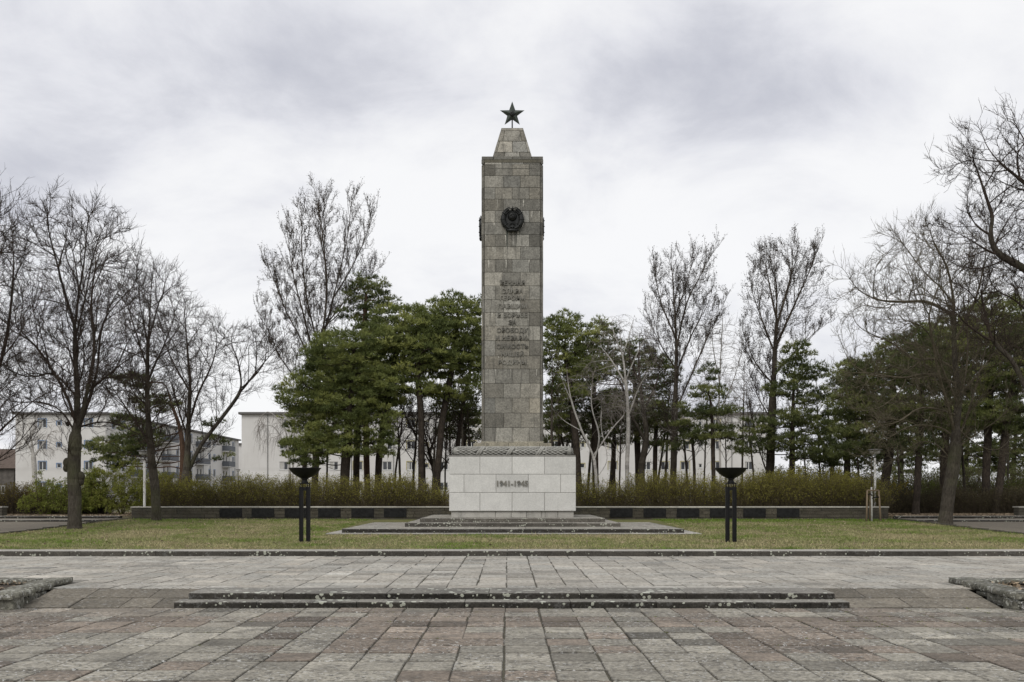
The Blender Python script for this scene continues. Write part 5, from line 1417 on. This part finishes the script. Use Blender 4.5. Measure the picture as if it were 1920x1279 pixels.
# tall poplars with dark buds
PG = 'tall poplars behind the hedge'
pk = dict(step=0.26, dk=0.36, tip=0.008, trop=(0, 0, 0.34), jit=0.10, mt='poplar', mc='poplar_twig', cat='tree', group=PG, tw=dict(rmax=0.020, per=1.15, length=0.5, r0=0.0095, spread=0.4, up=1.0, sub=2), buds=(0.5, 0.042, 2), rcut=0.08, lat=PLAT)
bare_tree('poplar_tree', 'tallest poplar left of the memorial, two pointed leaders full of dark buds', D=62, trunk=[(588, 975), (592, 860), (594, 760), (600, 660), (612, 560), (606, 450), (590, 352)],
    limbs=[[(603, 640), (630, 540), (652, 440), (660, 372)], [(592, 730), (565, 640), (530, 570), (497, 480)], [(594, 700), (572, 600), (548, 510), (537, 425)], [(600, 660), (575, 560), (565, 450), (570, 390)], [(606, 620), (650, 560), (690, 520), (715, 500)], [(625, 560), (660, 500), (690, 430), (693, 385)], [(608, 500), (600, 430), (615, 370)], [(594, 780), (560, 720), (520, 660), (490, 580)], [(594, 740), (620, 690), (640, 640)]],
    env=[(590, 440, 58, 85), (660, 455, 42, 80), (600, 550, 100, 75), (515, 540, 34, 80), (560, 640, 80, 55), (690, 500, 28, 40)], base=0.22, seed=21, fork=760, thin=0.72, nat=2300, **pk)
bare_tree('poplar_tree', 'poplar right of the memorial with a long bare limb leaning to the right', D=62, trunk=[(1262, 975), (1263, 860), (1266, 760), (1268, 660), (1264, 570), (1258, 480)],
    limbs=[[(1268, 660), (1288, 570), (1318, 510), (1342, 465)], [(1266, 640), (1240, 570), (1225, 495)], [(1266, 780), (1292, 710), (1330, 625), (1362, 558)], [(1265, 600), (1290, 520), (1300, 470)], [(1266, 690), (1235, 640), (1208, 580)], [(1268, 700), (1300, 620), (1330, 570)], [(1266, 720), (1240, 690), (1215, 660)]],
    env=[(1258, 540, 48, 62), (1310, 525, 40, 58), (1262, 630, 62, 60), (1340, 600, 28, 48), (1280, 560, 70, 70)], base=0.20, seed=22, fork=760, thin=0.72, nat=1700, **pk)
bare_tree('poplar_tree', 'poplar at the right with a broad budded crown and a dark ivy thick trunk', D=60, trunk=[(1442, 975), (1445, 860), (1448, 760), (1452, 680), (1456, 570), (1450, 470)],
    limbs=[[(1453, 650), (1490, 570), (1522, 500), (1535, 460)], [(1452, 660), (1425, 590), (1405, 530)], [(1454, 600), (1440, 520), (1425, 470)], [(1452, 620), (1480, 530), (1490, 455)], [(1450, 720), (1415, 680), (1395, 620)], [(1452, 700), (1500, 650), (1550, 600)], [(1448, 790), (1420, 740), (1400, 700)], [(1446, 900), (1420, 830), (1405, 760)]],
    env=[(1468, 520, 72, 72), (1425, 590, 42, 60), (1520, 530, 34, 68), (1440, 660, 60, 60), (1510, 600, 50, 40), (1410, 740, 30, 50)], base=0.26, seed=23, fork=760, thin=0.72, nat=2000, **pk)

# birches and other bare trees behind the hedge
BG = 'pale birches behind the hedge'
bk = dict(step=0.24, dk=0.34, tip=0.008, mt='birch', cat='tree', group=BG, rcut=0.016, jit=0.08)
bare_tree('birch_tree', 'white birch with pale rising limbs right of the memorial', D=56, trunk=[(1178, 970), (1176, 880), (1178, 790), (1172, 700), (1164, 640), (1160, 592)],
    limbs=[[(1173, 722), (1140, 668), (1112, 635)], [(1173, 712), (1196, 660), (1222, 612)], [(1168, 670), (1150, 620), (1145, 595)], [(1176, 780), (1200, 720), (1230, 680)], [(1168, 670), (1182, 620), (1190, 590)]],
    env=[(1162, 640, 50, 50), (1215, 660, 30, 55), (1120, 680, 35, 50), (1175, 740, 60, 50)], base=0.115, seed=31, nat=800, mc='birch_twig', trop=(0, 0, 0.12), tw=dict(rmax=0.016, per=1.2, length=0.75, r0=0.008, spread=0.6, up=-0.1, droop=0.22, sub=2), **bk)
bare_tree('birch_tree', 'leaning white birch with forked limbs close beside the memorial', D=54, trunk=[(1122, 970), (1116, 880), (1110, 850), (1088, 800), (1070, 745), (1062, 690)],
    limbs=[[(1113, 862), (1124, 815), (1108, 760), (1112, 700)], [(1122, 900), (1140, 860), (1125, 800), (1130, 740)], [(1112, 855), (1150, 800), (1182, 770)], [(1090, 805), (1060, 790), (1040, 770)], [(1072, 750), (1050, 700), (1045, 660)]],
    env=[(1068, 720, 28, 45), (1112, 720, 28, 45), (1150, 770, 35, 35), (1050, 770, 20, 30)], base=0.085, seed=32, nat=520, mc='birch_twig', trop=(0, 0, 0.1), tw=dict(rmax=0.016, per=0.8, length=0.6, r0=0.008, spread=0.6, up=0.1, droop=0.12, sub=1), **bk)
bare_tree('birch_tree', 'small pale birch in front of the gable at the far left', D=72, trunk=[(66, 955), (64, 880), (61, 840), (55, 800)],
    limbs=[[(63, 860), (82, 830), (100, 805)], [(62, 850), (45, 820), (30, 815)], [(58, 820), (68, 790), (72, 775)]],
    env=[(62, 820, 42, 38), (85, 835, 28, 28)], base=0.17, seed=33, nat=380, mc='birch_twig', trop=(0, 0, 0), tw=dict(rmax=0.016, per=1.0, length=0.7, r0=0.009, spread=0.6, up=0, droop=0.15, sub=1), **bk)
bare_tree('birch_tree', 'thin drooping birch twigs before the left end of the long block', D=75, trunk=[(545, 960), (543, 880), (538, 820), (528, 780)],
    limbs=[[(540, 850), (515, 800), (492, 800)], [(535, 810), (505, 770), (484, 790)], [(542, 830), (560, 790), (580, 790)]],
    env=[(505, 800, 30, 30), (545, 790, 35, 35)], base=0.10, seed=34, nat=220, mc='birch_twig', trop=(0, 0, 0), tw=dict(rmax=0.016, per=1.1, length=1.2, r0=0.008, spread=0.5, up=-0.2, droop=0.5, sub=1), **bk)
UG = 'bare trees among the pines'
bare_tree('bare_tree', 'brown twiggy tree with a dark crooked trunk behind the right birch', D=60, cat='tree', group=UG, trunk=[(1205, 970), (1203, 880), (1212, 820), (1205, 760), (1198, 690), (1200, 640)],
    limbs=[[(1203, 870), (1240, 815), (1275, 780)], [(1210, 830), (1180, 770), (1165, 710)], [(1205, 770), (1230, 720), (1240, 670)], [(1204, 880), (1235, 860), (1256, 900)], [(1200, 720), (1180, 670), (1185, 630)]],
    env=[(1205, 680, 48, 62), (1160, 700, 40, 60), (1240, 740, 40, 60), (1110, 730, 35, 70), (1195, 790, 50, 35)], base=0.20, seed=41, nat=1500, step=0.24, dk=0.33, tip=0.008, mt='poplar', mc='linden_twig', tw=dict(rmax=0.016, per=0.9, length=0.65, r0=0.009))
bare_tree('bare_tree', 'pale thin bare tree far behind between the two right poplars', D=85, cat='tree', group=UG, trunk=[(1352, 955), (1350, 860), (1348, 760), (1352, 660), (1355, 600)],
    limbs=[[(1350, 800), (1325, 720), (1315, 640)], [(1350, 780), (1380, 700), (1395, 640)], [(1350, 720), (1335, 640), (1335, 580)]],
    env=[(1352, 660, 48, 80), (1380, 740, 40, 60), (1320, 720, 35, 60)], base=0.085, seed=42, nat=1100, step=0.34, dk=0.45, tip=0.011, mt='birch', mc='pale_twig', tw=dict(rmax=0.02, per=0.8, length=0.9, r0=0.010, up=0.3))
bare_tree('bare_tree', 'pale thin bare tree far behind left of the two leader poplar', D=85, cat='tree', group=UG, trunk=[(548, 955), (550, 860), (552, 760), (550, 690)],
    limbs=[[(551, 790), (535, 720), (530, 660)], [(551, 770), (575, 700), (580, 650)]],
    env=[(552, 690, 38, 55), (535, 740, 28, 40)], base=0.08, seed=43, nat=600, step=0.34, dk=0.45, tip=0.011, mt='birch', mc='pale_twig', tw=dict(rmax=0.02, per=0.8, length=0.9, r0=0.010, up=0.3))
bare_tree('bare_tree', 'low bare tree with spreading limbs between the pines left of the memorial', D=64, cat='tree', group=UG, trunk=[(822, 965), (815, 890), (800, 830), (790, 770)],
    limbs=[[(815, 880), (780, 820), (755, 770), (745, 740)], [(805, 850), (830, 780), (850, 730)], [(800, 830), (770, 800), (740, 790)], [(818, 900), (860, 830), (885, 770)]],
    env=[(790, 770, 45, 45), (845, 750, 35, 55), (755, 800, 30, 40)], base=0.15, seed=44, nat=700, step=0.26, dk=0.36, tip=0.008, mt='poplar', mc='linden_twig', tw=dict(rmax=0.018, per=1.9, length=0.7, r0=0.0076, up=0.4, spread=0.55), lat=LLAT)

# pines, left group
pine('broad pine with layered light green boughs low over the left hedge', 55, [(645, 965), (648, 870), (655, 790), (660, 700), (665, 640)], [(648, 665, 75, 42), (600, 715, 62, 32), (690, 720, 62, 40), (580, 755, 62, 22), (650, 770, 70, 32), (705, 790, 45, 34), (620, 815, 62, 26), (568, 830, 36, 26), (690, 640, 50, 30), (575, 860, 40, 16), (640, 845, 60, 18), (700, 840, 44, 20), (545, 735, 26, 10)], 0.27, 51, 430, 52)
pine('dark pine with a high open crown beside the tallest poplar', 61, [(690, 965), (686, 800), (684, 640), (686, 530)], [(688, 545, 42, 26), (706, 570, 36, 24), (668, 585, 34, 20), (695, 610, 34, 22)], 0.19, 52, 120, 40, 'needle_dark', 'pine_bark_red')
pine('pine with two slim reddish stems and a round crown left of the memorial', 57, [(706, 965), (712, 850), (728, 740), (748, 640), (760, 590)], [(768, 605, 46, 34), (735, 640, 52, 36), (770, 660, 48, 28), (720, 600, 30, 24), (745, 700, 50, 22), (790, 620, 44, 36), (735, 740, 40, 22)], 0.20, 53, 260, 50)
pine('straight grey stemmed pine with a flat crown, second pine left of the memorial', 56, [(790, 965), (790, 860), (789, 770), (782, 700)], [(800, 660, 56, 36), (840, 665, 34, 22), (770, 700, 40, 20), (795, 730, 36, 14), (790, 610, 40, 34), (820, 620, 40, 36), (760, 640, 40, 30)], 0.17, 54, 230, 48)
pine('pine with a curved dark trunk nearest the left side of the memorial', 57, [(818, 965), (822, 860), (832, 770), (848, 690), (856, 620)], [(858, 605, 52, 42), (885, 600, 34, 48), (840, 650, 48, 26), (875, 670, 40, 26), (850, 575, 40, 24), (895, 650, 34, 50), (830, 690, 44, 22), (870, 725, 36, 24), (815, 735, 34, 16)], 0.19, 55, 340, 50)
pine('leaning thin pine half hidden by the left edge of the shaft', 60, [(862, 965), (856, 860), (866, 780), (880, 700)], [(880, 690, 38, 32), (872, 760, 32, 26), (835, 770, 24, 18), (890, 650, 34, 30)], 0.14, 56, 110, 42, 'needle_dark')
pine('small pine with drooping boughs below the tallest poplar', 58, [(566, 965), (570, 880), (580, 800), (590, 760)], [(575, 790, 40, 22), (560, 840, 30, 16), (600, 830, 36, 22), (590, 760, 30, 20)], 0.14, 57, 90, 44)
pine('sparse reddish pine behind the two left lindens', 62, [(338, 970), (343, 890), (340, 810), (322, 760), (310, 715)], [(225, 840, 60, 22), (265, 820, 46, 22), (240, 790, 36, 14), (215, 865, 36, 14), (250, 715, 42, 14), (290, 760, 44, 18), (405, 825, 24, 8), (420, 860, 16, 7), (395, 795, 20, 8)], 0.20, 58, 150, 44, 'needle_dark', 'pine_bark_red')
pine('broad pine behind the layered one, filling the left group', 60, [(668, 965), (668, 860), (672, 760), (676, 680)], [(640, 690, 60, 40), (705, 690, 52, 36), (670, 740, 60, 34), (620, 760, 50, 28), (715, 755, 40, 30)], 0.2, 60, 190, 50)
pine('low ragged pine in the gap just left of the shaft foot', 63, [(868, 965), (868, 880), (872, 810), (876, 770)], [(872, 785, 34, 20), (845, 810, 30, 14), (890, 815, 22, 14), (860, 750, 26, 14)], 0.13, 69, 95, 44, 'needle_dark')
pine('low ragged pine in the gap just right of the shaft foot', 63, [(1048, 965), (1048, 880), (1046, 810)], [(1044, 790, 30, 22), (1066, 815, 26, 16), (1030, 830, 18, 12), (1090, 800, 24, 14)], 0.13, 70, 95, 44, 'needle_dark')
# pines, right group
pine('pine with a rounded crown close to the right side of the shaft', 58, [(1085, 965), (1082, 850), (1070, 740), (1058, 650)], [(1056, 625, 42, 36), (1090, 640, 38, 32), (1040, 670, 34, 34), (1072, 690, 40, 24), (1045, 760, 26, 28), (1118, 622, 28, 20), (1062, 730, 44, 26), (1100, 690, 40, 28)], 0.20, 61, 270, 50)
pine('dark pine with a straight trunk behind the leaning birch', 61, [(1117, 965), (1116, 850), (1114, 740), (1112, 650)], [(1112, 680, 46, 44), (1135, 630, 30, 26), (1080, 740, 38, 34), (1120, 760, 40, 26), (1060, 800, 28, 26)], 0.19, 62, 170, 46, 'needle_dark')
pine('shadowy pine behind the brown twiggy tree', 66, [(1197, 965), (1195, 840), (1190, 720), (1188, 660)], [(1190, 680, 44, 44), (1220, 740, 34, 34), (1165, 760, 38, 30), (1240, 700, 34, 34)], 0.20, 63, 150, 44, 'needle_dark')
pine('young pine with flat dark boughs behind the right fire bowl', 58, [(1338, 965), (1338, 880), (1335, 790), (1328, 720)], [(1328, 735, 34, 16), (1345, 770, 38, 12), (1315, 775, 32, 12), (1345, 812, 40, 12), (1312, 815, 30, 10), (1330, 700, 18, 16), (1290, 770, 26, 10)], 0.12, 64, 130, 46, 'needle_dark')
pine('thin stemmed little pine between the poplar and the right fire bowl', 60, [(1300, 965), (1303, 880), (1296, 820), (1290, 790)], [(1285, 800, 28, 10), (1300, 825, 26, 9), (1270, 840, 20, 8)], 0.09, 65, 50, 42, 'needle_dark')
pine('slim pine with open boughs right of the ivy thick poplar', 58, [(1484, 965), (1485, 850), (1488, 740), (1492, 650)], [(1494, 668, 30, 24), (1508, 700, 44, 18), (1478, 730, 40, 18), (1515, 745, 40, 16), (1490, 785, 46, 18), (1425, 800, 36, 18), (1535, 800, 34, 20), (1470, 830, 44, 18), (1400, 835, 34, 16), (1520, 850, 46, 20)], 0.17, 66, 240, 46, 'needle_dark')
pine('low dark pine between the birch and the budded poplar', 65, [(1228, 965), (1228, 880), (1230, 800), (1232, 760)], [(1232, 775, 46, 22), (1205, 800, 36, 18), (1260, 800, 34, 20), (1235, 830, 30, 12)], 0.15, 67, 120, 46, 'needle_dark')
pine('low dark pine behind the trunk of the right birch', 66, [(1150, 965), (1150, 880), (1152, 800)], [(1150, 790, 44, 24), (1125, 820, 30, 16), (1172, 815, 30, 18), (1145, 750, 30, 22)], 0.15, 68, 120, 46, 'needle_dark')
RG = 'dark pines at the right edge'
pine('pine with a strongly leaning black trunk behind the right lamp post', 53, [(1650, 960), (1660, 900), (1670, 830), (1676, 740), (1672, 680)], [(1640, 705, 62, 42), (1690, 665, 52, 34), (1610, 755, 50, 36), (1665, 770, 52, 34), (1630, 820, 50, 34), (1590, 830, 38, 36)], 0.24, 71, 255, 50, 'needle_dark', group=RG)
pine('pine with a scaly grey trunk rising from the leaf litter right of the wall', 50.5, [(1717, 966), (1722, 880), (1726, 790), (1730, 700)], [(1728, 690, 60, 46), (1700, 760, 54, 36), (1755, 770, 46, 40), (1735, 640, 44, 34), (1720, 830, 44, 26)], 0.18, 72, 221, 50, 'needle_dark', group=RG)
pine('pine with a massive dark crown behind the wide right linden', 57, [(1775, 965), (1770, 870), (1776, 760), (1780, 660)], [(1786, 640, 60, 44), (1760, 700, 56, 44), (1820, 720, 50, 44), (1790, 790, 56, 34)], 0.24, 73, 221, 50, 'needle_dark', group=RG)
pine('tall straight pine near the right edge of the picture', 54, [(1848, 966), (1850, 850), (1856, 720), (1862, 600)], [(1866, 590, 58, 34), (1845, 640, 60, 40), (1900, 640, 50, 44), (1870, 710, 60, 40), (1850, 780, 54, 30)], 0.21, 74, 290, 50, 'needle', group=RG)
pine('leaning dark trunked pine at the right edge of the picture', 53, [(1866, 966), (1878, 880), (1888, 790), (1905, 690)], [(1908, 700, 54, 40), (1930, 640, 50, 50), (1895, 780, 50, 34), (1950, 740, 50, 50)], 0.20, 75, 220, 48, 'needle_dark', group=RG)
pine('wide low pine between the right poplar and the lamp post', 60, [(1588, 965), (1588, 880), (1592, 790), (1598, 720)], [(1598, 715, 44, 38), (1580, 790, 46, 34), (1560, 850, 44, 30), (1620, 850, 44, 34), (1625, 770, 40, 36)], 0.20, 76, 195, 48, 'needle_dark', group=RG)

pine('far dark pine low behind the massive crown at the right', 76, [(1810, 955), (1812, 880), (1815, 800)], [(1812, 790, 50, 34), (1790, 840, 46, 28), (1835, 850, 44, 28), (1815, 880, 44, 16)], 0.2, 77, 170, 44, 'needle_dark', group=RG)
pine('far dark pine low behind the scaly grey trunk', 78, [(1690, 955), (1690, 880), (1692, 800)], [(1694, 790, 50, 34), (1670, 845, 40, 26), (1715, 850, 44, 26), (1690, 882, 40, 14)], 0.2, 78, 160, 44, 'needle_dark', group=RG)
pine('far dark pine low at the right edge of the picture', 76, [(1900, 955), (1900, 880), (1905, 800)], [(1905, 800, 50, 34), (1880, 850, 46, 26), (1930, 850, 50, 30), (1900, 880, 44, 14)], 0.2, 79, 160, 44, 'needle_dark', group=RG)
bare_tree('bare_tree', 'dark twiggy bare tree between the rounded pine and the shaft', D=63, cat='tree', group=UG, trunk=[(1060, 965), (1062, 880), (1050, 800), (1045, 740)],
    limbs=[[(1060, 870), (1090, 810), (1100, 750)], [(1055, 830), (1030, 780), (1022, 730)], [(1060, 850), (1075, 780), (1068, 720)]],
    env=[(1060, 770, 40, 60), (1095, 770, 35, 50), (1035, 740, 22, 50)], base=0.14, seed=45, nat=600, step=0.26, dk=0.36, tip=0.008, mt='poplar', mc='linden_twig', tw=dict(rmax=0.016, per=0.9, length=0.65, r0=0.009))
bare_tree('bare_tree', 'dark twiggy bare tree behind the brown bush right of the poplar', D=66, cat='tree', group=UG, trunk=[(1560, 960), (1560, 880), (1555, 800), (1550, 740)],
    limbs=[[(1560, 880), (1600, 820), (1630, 780)], [(1558, 850), (1520, 790), (1500, 740)], [(1556, 810), (1580, 740), (1585, 690)]],
    env=[(1560, 780, 70, 70), (1610, 800, 50, 50), (1500, 800, 40, 50)], base=0.15, seed=46, nat=1000, step=0.28, dk=0.38, tip=0.009, mt='poplar', mc='linden_twig', tw=dict(rmax=0.018, per=0.9, length=0.7, r0=0.010))

# ------------------------------------------------------------------ hedges and bushes
def shrub(name, label, cat, group, x0, x1, y0, y1, z0, ztop, n, leaf_n, seed, leaf='hedge_leaf', tw='hedge_twig', leafsize=0.034, lean=0.25, ztopf=None, leaf_lo=0.25, rstem=0.008, lt=(1, 1, 1)):
    rg = np.random.default_rng(seed)
    B = np.stack([rg.uniform(x0, x1, n), rg.uniform(y0, y1, n), np.full(n, z0 - 0.05)], 1)
    hmax = np.array([(ztopf(x) if ztopf else ztop) for x in B[:, 0]]) - z0
    dens = np.array([mnoise.noise(Vector((x * 1.1, seed * 1.3, 2.0))) + 0.5 * mnoise.noise(Vector((x * 3.1, seed * 1.3, 9.0))) for x in B[:, 0]])
    H = hmax * rg.uniform(0.6, 1.12, n) * np.where(dens < -0.12, 0.72, 1.0); d = nrm(np.stack([rg.normal(0, lean, n), rg.normal(0, lean, n), np.ones(n)], 1)); mb = MB(); tips = []
    P0 = B; D0 = d; r = rstem
    for k in range(4):
        d2 = nrm(D0 + rg.normal(0, 0.13, (n, 3))); P1 = P0 + d2 * (H / 4)[:, None]
        seg_tubes(mb, P0, P1, np.full(n, r * (1 - .2 * k)), np.full(n, r * (1 - .2 * (k + 1))), D0, d2, 3, 1 + rg.normal(0, .15, n))
        for _ in range(2):
            if k == 0 and _ : continue
            f = rg.random((n, 1)); S = P0 + (P1 - P0) * f; ds = nrm(d2 + rg.normal(0, 0.55, (n, 3)) + np.array([0, 0, .2])); L = rg.uniform(0.15, 0.42, (n, 1)) * (hmax / 1.7)[:, None]
            E = S + ds * L; E[:, 2] = np.minimum(E[:, 2], z0 + hmax * 1.1)
            seg_tubes(mb, S, E, np.full(n, r * .55), np.full(n, r * .3), ds, ds, 3, 1 + rg.normal(0, .15, n))
            tips.append(S + (E - S) * rg.random((n, 1))); tips.append(E)
        P0, D0 = P1, d2
    tips = np.vstack(tips); rel = (tips[:, 2] - z0) / max(ztop - z0, .1)
    pr = np.clip((rel - leaf_lo) / (1 - leaf_lo), 0.02, 1); pr /= pr.sum()
    q = tips[rg.choice(len(tips), leaf_n, p=pr)] + rg.normal(0, 0.05, (leaf_n, 3))
    u = nrm(rg.normal(0, 1, (leaf_n, 3))) * leafsize * rg.uniform(.6, 1.4, (leaf_n, 1)); w = nrm(np.cross(u, rg.normal(0, 1, (leaf_n, 3)))) * leafsize * .45
    V = np.stack([q - u, q + w, q + u, q - w], 1).reshape(-1, 3)
    patch = np.array([1 + 0.3 * mnoise.noise(Vector((a[0] * 0.8, a[2] * 1.5, seed))) for a in q])
    col = np.repeat((rg.uniform(.7, 1.3, leaf_n) * patch)[:, None] * np.array(lt), 4, 0)
    t = empty(name, ((x0 + x1) / 2, (y0 + y1) / 2, z0)); tag(t, label, cat, group)
    mb.build('branches', M[tw], parent=t)
    lb = MB(); lb.add(V, quads=np.arange(4 * leaf_n).reshape(-1, 4), tint=col); lb.build('leaves', M[leaf], parent=t)
    return t
def xp(px, d): return (px - VX) * d / FPX
def zp(py, d): return CAMZ + (VY - py) * d / FPX
wav = lambda base, amp, s: (lambda x: base + amp * mnoise.noise(Vector((x * 0.55, s, 0.5))) + amp * 0.6 * mnoise.noise(Vector((x * 1.7, s, 4.5))))
shrub('hedge', 'thin twiggy olive hedge behind the wall left of the memorial', 'hedge', 'clipped twiggy hedges behind the walls', xp(300, 48.8), xp(842, 48.8), 48.0, 49.6, BACKZ, zp(898, 48.8), 4200, 52000, 81, ztopf=wav(zp(897, 48.8), 0.22, 1.0))
shrub('hedge', 'thin twiggy olive hedge behind the wall right of the memorial', 'hedge', 'clipped twiggy hedges behind the walls', xp(1082, 48.8), xp(1400, 48.8), 48.0, 49.6, BACKZ, zp(898, 48.8), 2400, 30000, 82, ztopf=wav(zp(896, 48.8), 0.24, 2.0))
shrub('hedge', 'denser taller brownish olive hedge from the right fire bowl to the lamp post', 'hedge', 'clipped twiggy hedges behind the walls', xp(1400, 48.8), xp(1655, 48.8), 48.0, 49.8, BACKZ, zp(893, 48.8), 3200, 42000, 83, ztopf=wav(zp(891, 48.8), 0.20, 3.0))
M['dark_twig'] = bark('dark bush twig', (0.040, 0.032, 0.022), (0.075, 0.060, 0.042), (4, 4, 2), 0.2)
M['dark_leaf'] = foliage('dark brown bush leaf', (0.050, 0.044, 0.022), (0.085, 0.072, 0.032), 0.2)
shrub('hedge', 'dark brown dense hedge under the pines at the right edge', 'hedge', None, xp(1655, 53.5), xp(1960, 53.5), 52.6, 54.6, BACKZ, zp(915, 53.5), 2600, 26000, 84, leaf='dark_leaf', tw='dark_twig', ztopf=wav(zp(916, 53.5), 0.2, 4.0), leaf_lo=0.0)
shrub('hedge', 'dark reddish brown clipped hedge at the far left edge', 'hedge', None, xp(-60, 51.5), xp(200, 51.5), 50.8, 52.4, BACKZ, zp(908, 51.5), 2200, 24000, 85, leaf='hedge_leaf', tw='dark_twig', ztopf=wav(zp(908, 51.5), 0.15, 5.0), leaf_lo=0.1, lt=(0.62, 0.52, 0.5))
def bush(label, px, py_top, half_px, d, n, leaves, seed, leaf='bush_leaf', lt=(1, 1, 1), group='yellow green bushes', tw='hedge_twig', lean=0.5):
    rg = np.random.default_rng(seed); z0 = BACKZ; c = np.array([xp(px, d), d, z0]); H = zp(py_top, d) - z0; Wd = half_px * d / FPX
    s = Skel(seed); s.p.append(c + np.array([0, 0, -.05])); s.par.append(-1)
    for k in range(9):
        a = rg.uniform(0, 6.28); q = rg.uniform(.1, .5) * Wd; s.p.append(c + np.array([math.cos(a) * .15, math.sin(a) * .15, 0.02])); s.par.append(0); i0 = len(s.p) - 1
        for m in range(4): s.p.append(s.p[-1] + np.array([math.cos(a) * q / 4, math.sin(a) * q / 4, H * .11])); s.par.append(len(s.p) - 2)
    v = nrm(rg.normal(0, 1, (n, 3))) * rg.random((n, 1)) ** 0.35; v[:, 2] = np.abs(v[:, 2])
    v *= (1 + 0.28 * np.array([mnoise.noise(Vector(q * 2.1) + Vector((seed, 0, 0))) for q in v]))[:, None]
    A = c + v * np.array([Wd, Wd * .75, H]) ; A = A[A[:, 2] > z0 + 0.25]
    s.colonize(A, 0.16, 0.22, (0, 0, .12), .15); s.finish(0.006, 0.05, 2.3)
    tr, cr = skel_mesh(s, 0.03, 1.0); tips = twigs(s, cr, 0.02, 0.8, 0.35, r0=0.006, up=0.4, sub=1)
    q = tips[rg.integers(0, len(tips), leaves)] + rg.normal(0, .05, (leaves, 3))
    u = nrm(rg.normal(0, 1, (leaves, 3))) * 0.042 * rg.uniform(.6, 1.4, (leaves, 1)); w = nrm(np.cross(u, rg.normal(0, 1, (leaves, 3)))) * 0.02
    V = np.stack([q - u, q + w, q + u, q - w], 1).reshape(-1, 3); col = np.repeat(rg.uniform(.7, 1.3, (leaves, 1)) * np.array([lt]), 4, 0)
    t = empty('bush', c); tag(t, label, 'bush', group)
    cr.merge(tr); cr.build('branches', M[tw], parent=t); lb = MB(); lb.add(V, quads=np.arange(4 * leaves).reshape(-1, 4), tint=col); lb.build('leaves', M[leaf], parent=t)
    return t
bush('largest fresh green bush between the two lindens on the left', 228, 868, 92, 51, 1500, 20000, 91)
bush('fresh green bush right of the left lamp post', 298, 882, 42, 50, 600, 7500, 92, lt=(.95, .95, .9))
bush('arching pale green bush left of the burled linden trunk', 85, 893, 42, 50, 560, 4500, 93, lt=(.9, .95, .9))
bush('low green bush close against the burled linden trunk', 120, 896, 36, 49.5, 480, 3600, 94, lt=(.82, .88, .85))
bush('green bush right behind the burled linden trunk', 172, 886, 40, 50.5, 560, 7000, 95, lt=(.85, .92, .9))
bush('olive green bush behind the slimmer left linden', 345, 889, 44, 51, 450, 6000, 96, 'hedge_leaf', (1.15, 1.2, 1.0))
bush('yellow green bush behind the thick right poplar', 1480, 868, 60, 56, 700, 7000, 97, 'hedge_leaf', (1.0, 1.0, 1.0))
bush('olive bush behind the right end of the wall', 1560, 880, 55, 52, 600, 7000, 98, 'hedge_leaf')
bush('brown twiggy bush standing left of the right lamp post', 1530, 862, 50, 60, 700, 3000, 99, 'dark_leaf', (1.3, 1.1, 1.0), tw='dark_twig')
bush('green bush behind the leaf litter right of the scaly pine trunk', 1755, 905, 46, 58, 420, 4000, 100, 'bush_leaf', (.45, .5, .5))
bush('dull green bush at the right edge behind the leaning pine', 1905, 892, 52, 56, 500, 6000, 101, 'bush_leaf', (.42, .46, .5))
bush('yellowish bush behind the lamp post near the dark hedge', 1680, 902, 40, 57, 400, 4000, 102, 'hedge_leaf', (1.1, .95, .8))

shrub('undergrowth', 'dark tangled undergrowth far behind the dark hedge at the right', 'undergrowth', None, xp(1436, 68), xp(1990, 68), 66, 70, BACKZ, zp(880, 68), 3300, 38000, 111, leaf='needle_dark', tw='dark_twig', ztopf=wav(zp(884, 68), 0.55, 6.0), leaf_lo=0.0, leafsize=0.06, rstem=0.013, lt=(.8, .75, .7))
# slim bare stems that fill the stand between the pine trunks
def thin_tree(px, d, pytop, seed, label, group, mc):
    rg = np.random.default_rng(seed); lean = rg.normal(0, 14)
    T = [(px, 965), (px + lean * .3, 880), (px + lean * .7, (880 + pytop) / 2), (px + lean, pytop)]
    L = []
    for k in range(5):
        f = rg.uniform(.15, .8); x0 = px + lean * f; y0 = 905 + (pytop - 905) * f; sg = rg.choice([-1, 1]); L.append([(x0, y0), (x0 + sg * rg.uniform(12, 26), y0 - rg.uniform(20, 40)), (x0 + sg * rg.uniform(20, 45), y0 - rg.uniform(50, 80))])
    bare_tree('bare_tree', label, 'tree', group, d, T, L, [(px + lean * .6, (pytop + 860) / 2, 30, (860 - pytop) / 2.2)], rg.uniform(.05, .09), seed, 260, 0.28, 0.4, 0.008, 0.035, mt='poplar', mc=mc, tw=dict(rmax=0.016, per=0.9, length=0.6, r0=0.009, up=.4), lat=[dict(every=.6, lo=.5, hi=1.4, ang=.7, up=.5)])
for i, px in enumerate((612, 700, 735, 752, 772, 798, 810, 833, 846, 870, 888)):
    thin_tree(px, 58 + (i * 3.7) % 11, 700 + (i * 37) % 60, 200 + i, 'one of the slim bare trees in the tangle between pine trunks left of the memorial', 'slim bare trees left of the memorial', 'linden_twig')
for i, px in enumerate((1034, 1075, 1100, 1140, 1160, 1225, 1246, 1292, 1318, 1362, 1390, 1418, 1515, 1540)):
    thin_tree(px, 57 + (i * 4.3) % 13, 650 + (i * 41) % 100, 230 + i, 'one of the slim bare trees in the tangle between the trunks right of the memorial', 'slim bare trees right of the memorial', ('linden_twig', 'birch_twig', 'linden_twig_r')[i % 3])
for i, px in enumerate((1612, 1690, 1760, 1812, 1890)):
    thin_tree(px, 57 + (i * 3.1) % 9, 690 + (i * 31) % 60, 260 + i, 'one of the slim bare trees among the dark pines at the right edge', 'slim bare trees among the dark pines', 'linden_twig_r')
